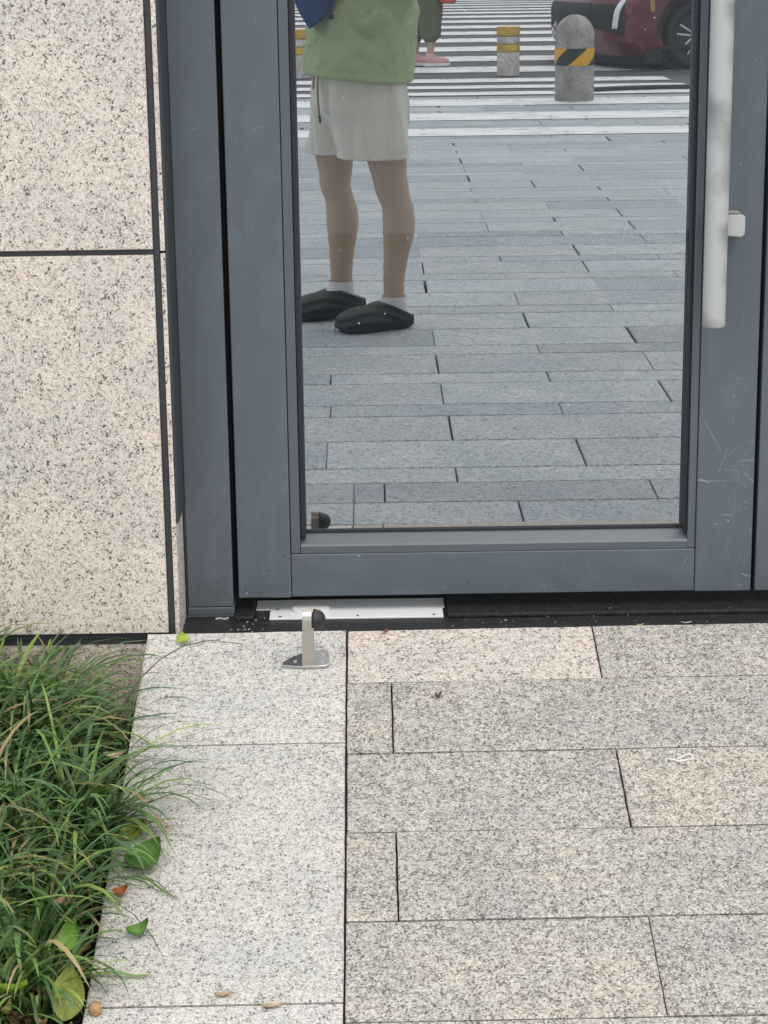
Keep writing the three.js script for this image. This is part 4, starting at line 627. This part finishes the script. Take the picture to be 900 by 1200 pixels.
// ---------------------------------------------------------------- loose cable on the road by the concrete bollard
{
  const pts = []; for (let k = 0; k <= 20; k++) { const t = k / 20, x = 1.7 + 1.35 * t, z = 14.15 + 0.62 * Math.sin(Math.PI * (0.1 + 0.62 * t)); pts.push([x, roadY(z) + 0.03, z]); }
  solo('cable', tube(pts, 0.02, 80, 8), M.rubber, 'black cable lying in an arc on the road behind the concrete bollard', 'cable');
}

// ---------------------------------------------------------------- dark red car standing at the crossing
{
  const yaw = -(Math.PI - 0.35), o = thing('car', 'dark red car with its front wheel at the edge of the zebra crossing', 'car', [0, 0, 0]);
  const red = new THREE.MeshPhysicalMaterial({ color: rgb(0.12, 0.007, 0.014), roughness: 0.35, metalness: 0.2, clearcoat: 1, clearcoatRoughness: 0.05 }), blk = std({ color: rgb(0.012, 0.013, 0.014), roughness: 0.55 }), glassy = new THREE.MeshPhysicalMaterial({ color: rgb(0.012, 0.014, 0.016), roughness: 0.06, clearcoat: 1 }), chrome = std({ color: rgb(0.75, 0.77, 0.78), metalness: 1, roughness: 0.15 }), lamp = new THREE.MeshPhysicalMaterial({ color: rgb(0.75, 0.8, 0.82), roughness: 0.1, clearcoat: 1 });
  const HWID = 0.9, wheelU = [1.36, -1.34], RA = 0.42;
  const nose = (u, w) => { const k = Math.pow(Math.min(1, Math.abs(w) / HWID), 3.2), t = clamp((u - 1.8) / 0.45), b = clamp((-u - 1.8) / 0.45); return u - 0.3 * k * t + 0.22 * k * b; };
  const bend = (g) => { const p = g.attributes.position; for (let i = 0; i < p.count; i++) p.setX(i, nose(p.getX(i), p.getZ(i))); g.computeVertexNormals(); return g; };
  const ex = (sh, half, bev, steps = 14) => bend(new THREE.ExtrudeGeometry(sh, { depth: 2 * (half - bev), steps, bevelEnabled: true, bevelSize: bev, bevelThickness: bev, bevelSegments: 4, curveSegments: 18 }).translate(0, 0, -(half - bev)));
  const s = new THREE.Shape(); s.moveTo(-2.2, 0.42); // red body
  s.lineTo(-1.75, 0.4); { const a = Math.asin(-0.1 / RA); s.absarc(wheelU[1], 0.5, RA, Math.PI - a, a, true); } s.lineTo(0.9, 0.4); { const a = Math.asin(-0.1 / RA); s.absarc(wheelU[0], 0.5, RA, Math.PI - a, a, true); }
  s.lineTo(2.16, 0.37); s.lineTo(2.24, 0.46); s.lineTo(2.25, 0.7); s.quadraticCurveTo(2.22, 0.9, 2.05, 0.96); s.quadraticCurveTo(1.6, 1.06, 1.05, 1.1); s.lineTo(-1.9, 1.14); s.quadraticCurveTo(-2.2, 1.12, -2.24, 0.9); s.closePath();
  mesh('body', ex(s, HWID, 0.07), red, o);
  const v = new THREE.Shape(); v.moveTo(-2.1, 0.24); v.lineTo(-1.72, 0.24); v.lineTo(-1.74, 0.36); v.lineTo(-0.94, 0.36); v.lineTo(-0.9, 0.24); v.lineTo(0.92, 0.22); v.lineTo(0.96, 0.36); v.lineTo(1.76, 0.36); v.lineTo(1.74, 0.24); v.lineTo(2.08, 0.24); v.lineTo(2.15, 0.375); v.lineTo(-2.16, 0.405); v.closePath();
  mesh('lower_cladding', ex(v, HWID - 0.012, 0.03), blk, o);
  const cab = new THREE.Shape(); cab.moveTo(1.05, 1.09); cab.quadraticCurveTo(0.5, 1.42, 0.15, 1.58); cab.quadraticCurveTo(-0.6, 1.68, -1.5, 1.58); cab.lineTo(-2.05, 1.12); cab.closePath();
  mesh('window_band', ex(cab, 0.78, 0.1), glassy, o);
  const roof = new THREE.Shape(); roof.moveTo(0.2, 1.575); roof.quadraticCurveTo(-0.6, 1.695, -1.55, 1.585); roof.lineTo(-1.5, 1.62); roof.quadraticCurveTo(-0.6, 1.73, 0.1, 1.62); roof.closePath();
  mesh('roof', ex(roof, 0.74, 0.03), red, o);
  // panels that follow the rounded nose
  const uF = (y) => y < 0.46 ? mixn(2.16, 2.24, clamp((y - 0.37) / 0.09)) : y < 0.7 ? mixn(2.24, 2.25, (y - 0.46) / 0.24) : 2.25 - 0.2 * Math.pow(clamp((y - 0.7) / 0.26), 2);
  const patch = (quad, off, nu = 10, nv = 6, th = 0.02) => { // quad: [[w, y] x 4] round the patch
    const P = [], I = []; for (const back of [0, 1]) for (let i = 0; i <= nu; i++) for (let j = 0; j <= nv; j++) { const a = i / nu, b = j / nv, w = mixn(mixn(quad[0][0], quad[1][0], a), mixn(quad[3][0], quad[2][0], a), b), y = mixn(mixn(quad[0][1], quad[1][1], a), mixn(quad[3][1], quad[2][1], a), b); P.push(nose(uF(y) + 0.07 * (1 - clamp((Math.abs(w) - 0.8) * 10)) + off - back * th, w), y, w); }
    const n = (nu + 1) * (nv + 1); for (let i = 0; i < nu; i++) for (let j = 0; j < nv; j++) { const a = i * (nv + 1) + j; I.push(a, a + nv + 1, a + 1, a + 1, a + nv + 1, a + nv + 2, n + a, n + a + 1, n + a + nv + 1, n + a + 1, n + a + nv + 2, n + a + nv + 1); }
    const rim = []; for (let i = 0; i < nu; i++) rim.push([i * (nv + 1), (i + 1) * (nv + 1)], [(i + 1) * (nv + 1) + nv, i * (nv + 1) + nv]); for (let j = 0; j < nv; j++) rim.push([j + 1, j], [nu * (nv + 1) + j, nu * (nv + 1) + j + 1]); for (const [a, b] of rim) I.push(a, n + a, b, b, n + a, n + b);
    const g = new THREE.BufferGeometry(); g.setAttribute('position', new THREE.Float32BufferAttribute(P, 3)); g.setIndex(I); g.computeVertexNormals(); return g;
  };
  for (const k of [1, -1]) {
    mesh('bumper_intake', patch([[k * 0.44, 0.57], [k * 0.8, 0.49], [k * 0.84, 0.96], [k * 0.45, 0.84]], 0.006), blk, o);
    mesh('daytime_lamp', patch([[k * 0.7, 0.56], [k * 0.745, 0.56], [k * 0.8, 0.9], [k * 0.755, 0.9]], 0.016), lamp, o);
    mesh('headlight', patch([[k * 0.45, 0.84], [k * 0.84, 0.94], [k * 0.84, 1.0], [k * 0.42, 0.93]], 0.012), glassy, o);
    mesh('side_reflector', new RoundedBoxGeometry(0.05, 0.22, 0.008, 2, 0.003).rotateZ(-0.12).translate(1.86, 0.83, k * (HWID + 0.001)), std({ color: rgb(0.4, 0.25, 0.08), roughness: 0.3 }), o);
    mesh('mirror', new RoundedBoxGeometry(0.12, 0.14, 0.2, 3, 0.04).translate(0.75, 1.17, k * 1.0), red, o);
    for (const u of [0.1, -0.95]) mesh('door_handle', new RoundedBoxGeometry(0.2, 0.03, 0.03, 2, 0.01).translate(u, 0.98, k * (HWID + 0.008)), red, o);
    mesh('tail_lamp', new RoundedBoxGeometry(0.12, 0.14, 0.3, 3, 0.03).translate(-2.16, 0.98, k * 0.66), std({ color: rgb(0.25, 0.01, 0.01), roughness: 0.2 }), o);
    for (const u of wheelU) {
      const arc = new THREE.TorusGeometry(RA + 0.005, 0.03, 8, 30, Math.PI).translate(u, 0.34, k * (HWID - 0.02)); mesh('arch_trim', arc, blk, o);
      mesh('wheel_well', new THREE.CylinderGeometry(RA - 0.005, RA - 0.005, 0.3, 30).rotateX(Math.PI / 2).translate(u, 0.36, k * (HWID - 0.24)), blk, o);
      const tyre = mesh('wheel', new THREE.LatheGeometry([[0.235, -0.1], [0.3, -0.112], [0.33, -0.1], [0.34, -0.07], [0.34, 0.07], [0.33, 0.1], [0.3, 0.112], [0.235, 0.1], [0.22, 0], [0.235, -0.1]].map(([a, b]) => new THREE.Vector2(a, b)), 48).rotateX(Math.PI / 2), std({ color: rgb(0.025, 0.026, 0.028), roughness: 0.8 }), o); tyre.scale.setScalar(0.94); tyre.position.set(u, 0.32, k * (HWID - 0.11));
      mesh('rim', new THREE.CylinderGeometry(0.232, 0.232, 0.1, 40).rotateX(Math.PI / 2).translate(0, 0, k * 0.02), std({ color: rgb(0.03, 0.03, 0.032), roughness: 0.5 }), tyre);
      for (let q = 0; q < 10; q++) mesh('spoke', new RoundedBoxGeometry(0.19, 0.024, 0.02, 2, 0.006).translate(0.125, 0.008 * (q % 2 ? 1 : -1), k * 0.078).rotateZ(q * Math.PI / 5 + (q % 2 ? -0.12 : 0.12)), chrome, tyre);
      mesh('hub_cap', new THREE.CylinderGeometry(0.035, 0.04, 0.025, 20).rotateX(Math.PI / 2).translate(0, 0, k * 0.08), chrome, tyre);
    }
  }
  mesh('grille', patch([[-0.42, 0.6], [0.42, 0.6], [0.42, 0.86], [-0.42, 0.86]], 0.008, 14), blk, o);
  for (const c of o.children) if (!['wheel', 'wheel_well', 'arch_trim'].includes(c.name)) c.position.y -= 0.16;
  // put the right front wheel where the photograph shows it
  const a = Math.PI - 0.35; o.rotation.y = a; const c = Math.cos(a), sn = Math.sin(a), lu = wheelU[0], lw = HWID - 0.11;
  o.position.set(3.23 - (c * lu + sn * lw), roadY(18.05) + 0.002, 18.05 - (-sn * lu + c * lw));
}

renderer.render(scene, camera);
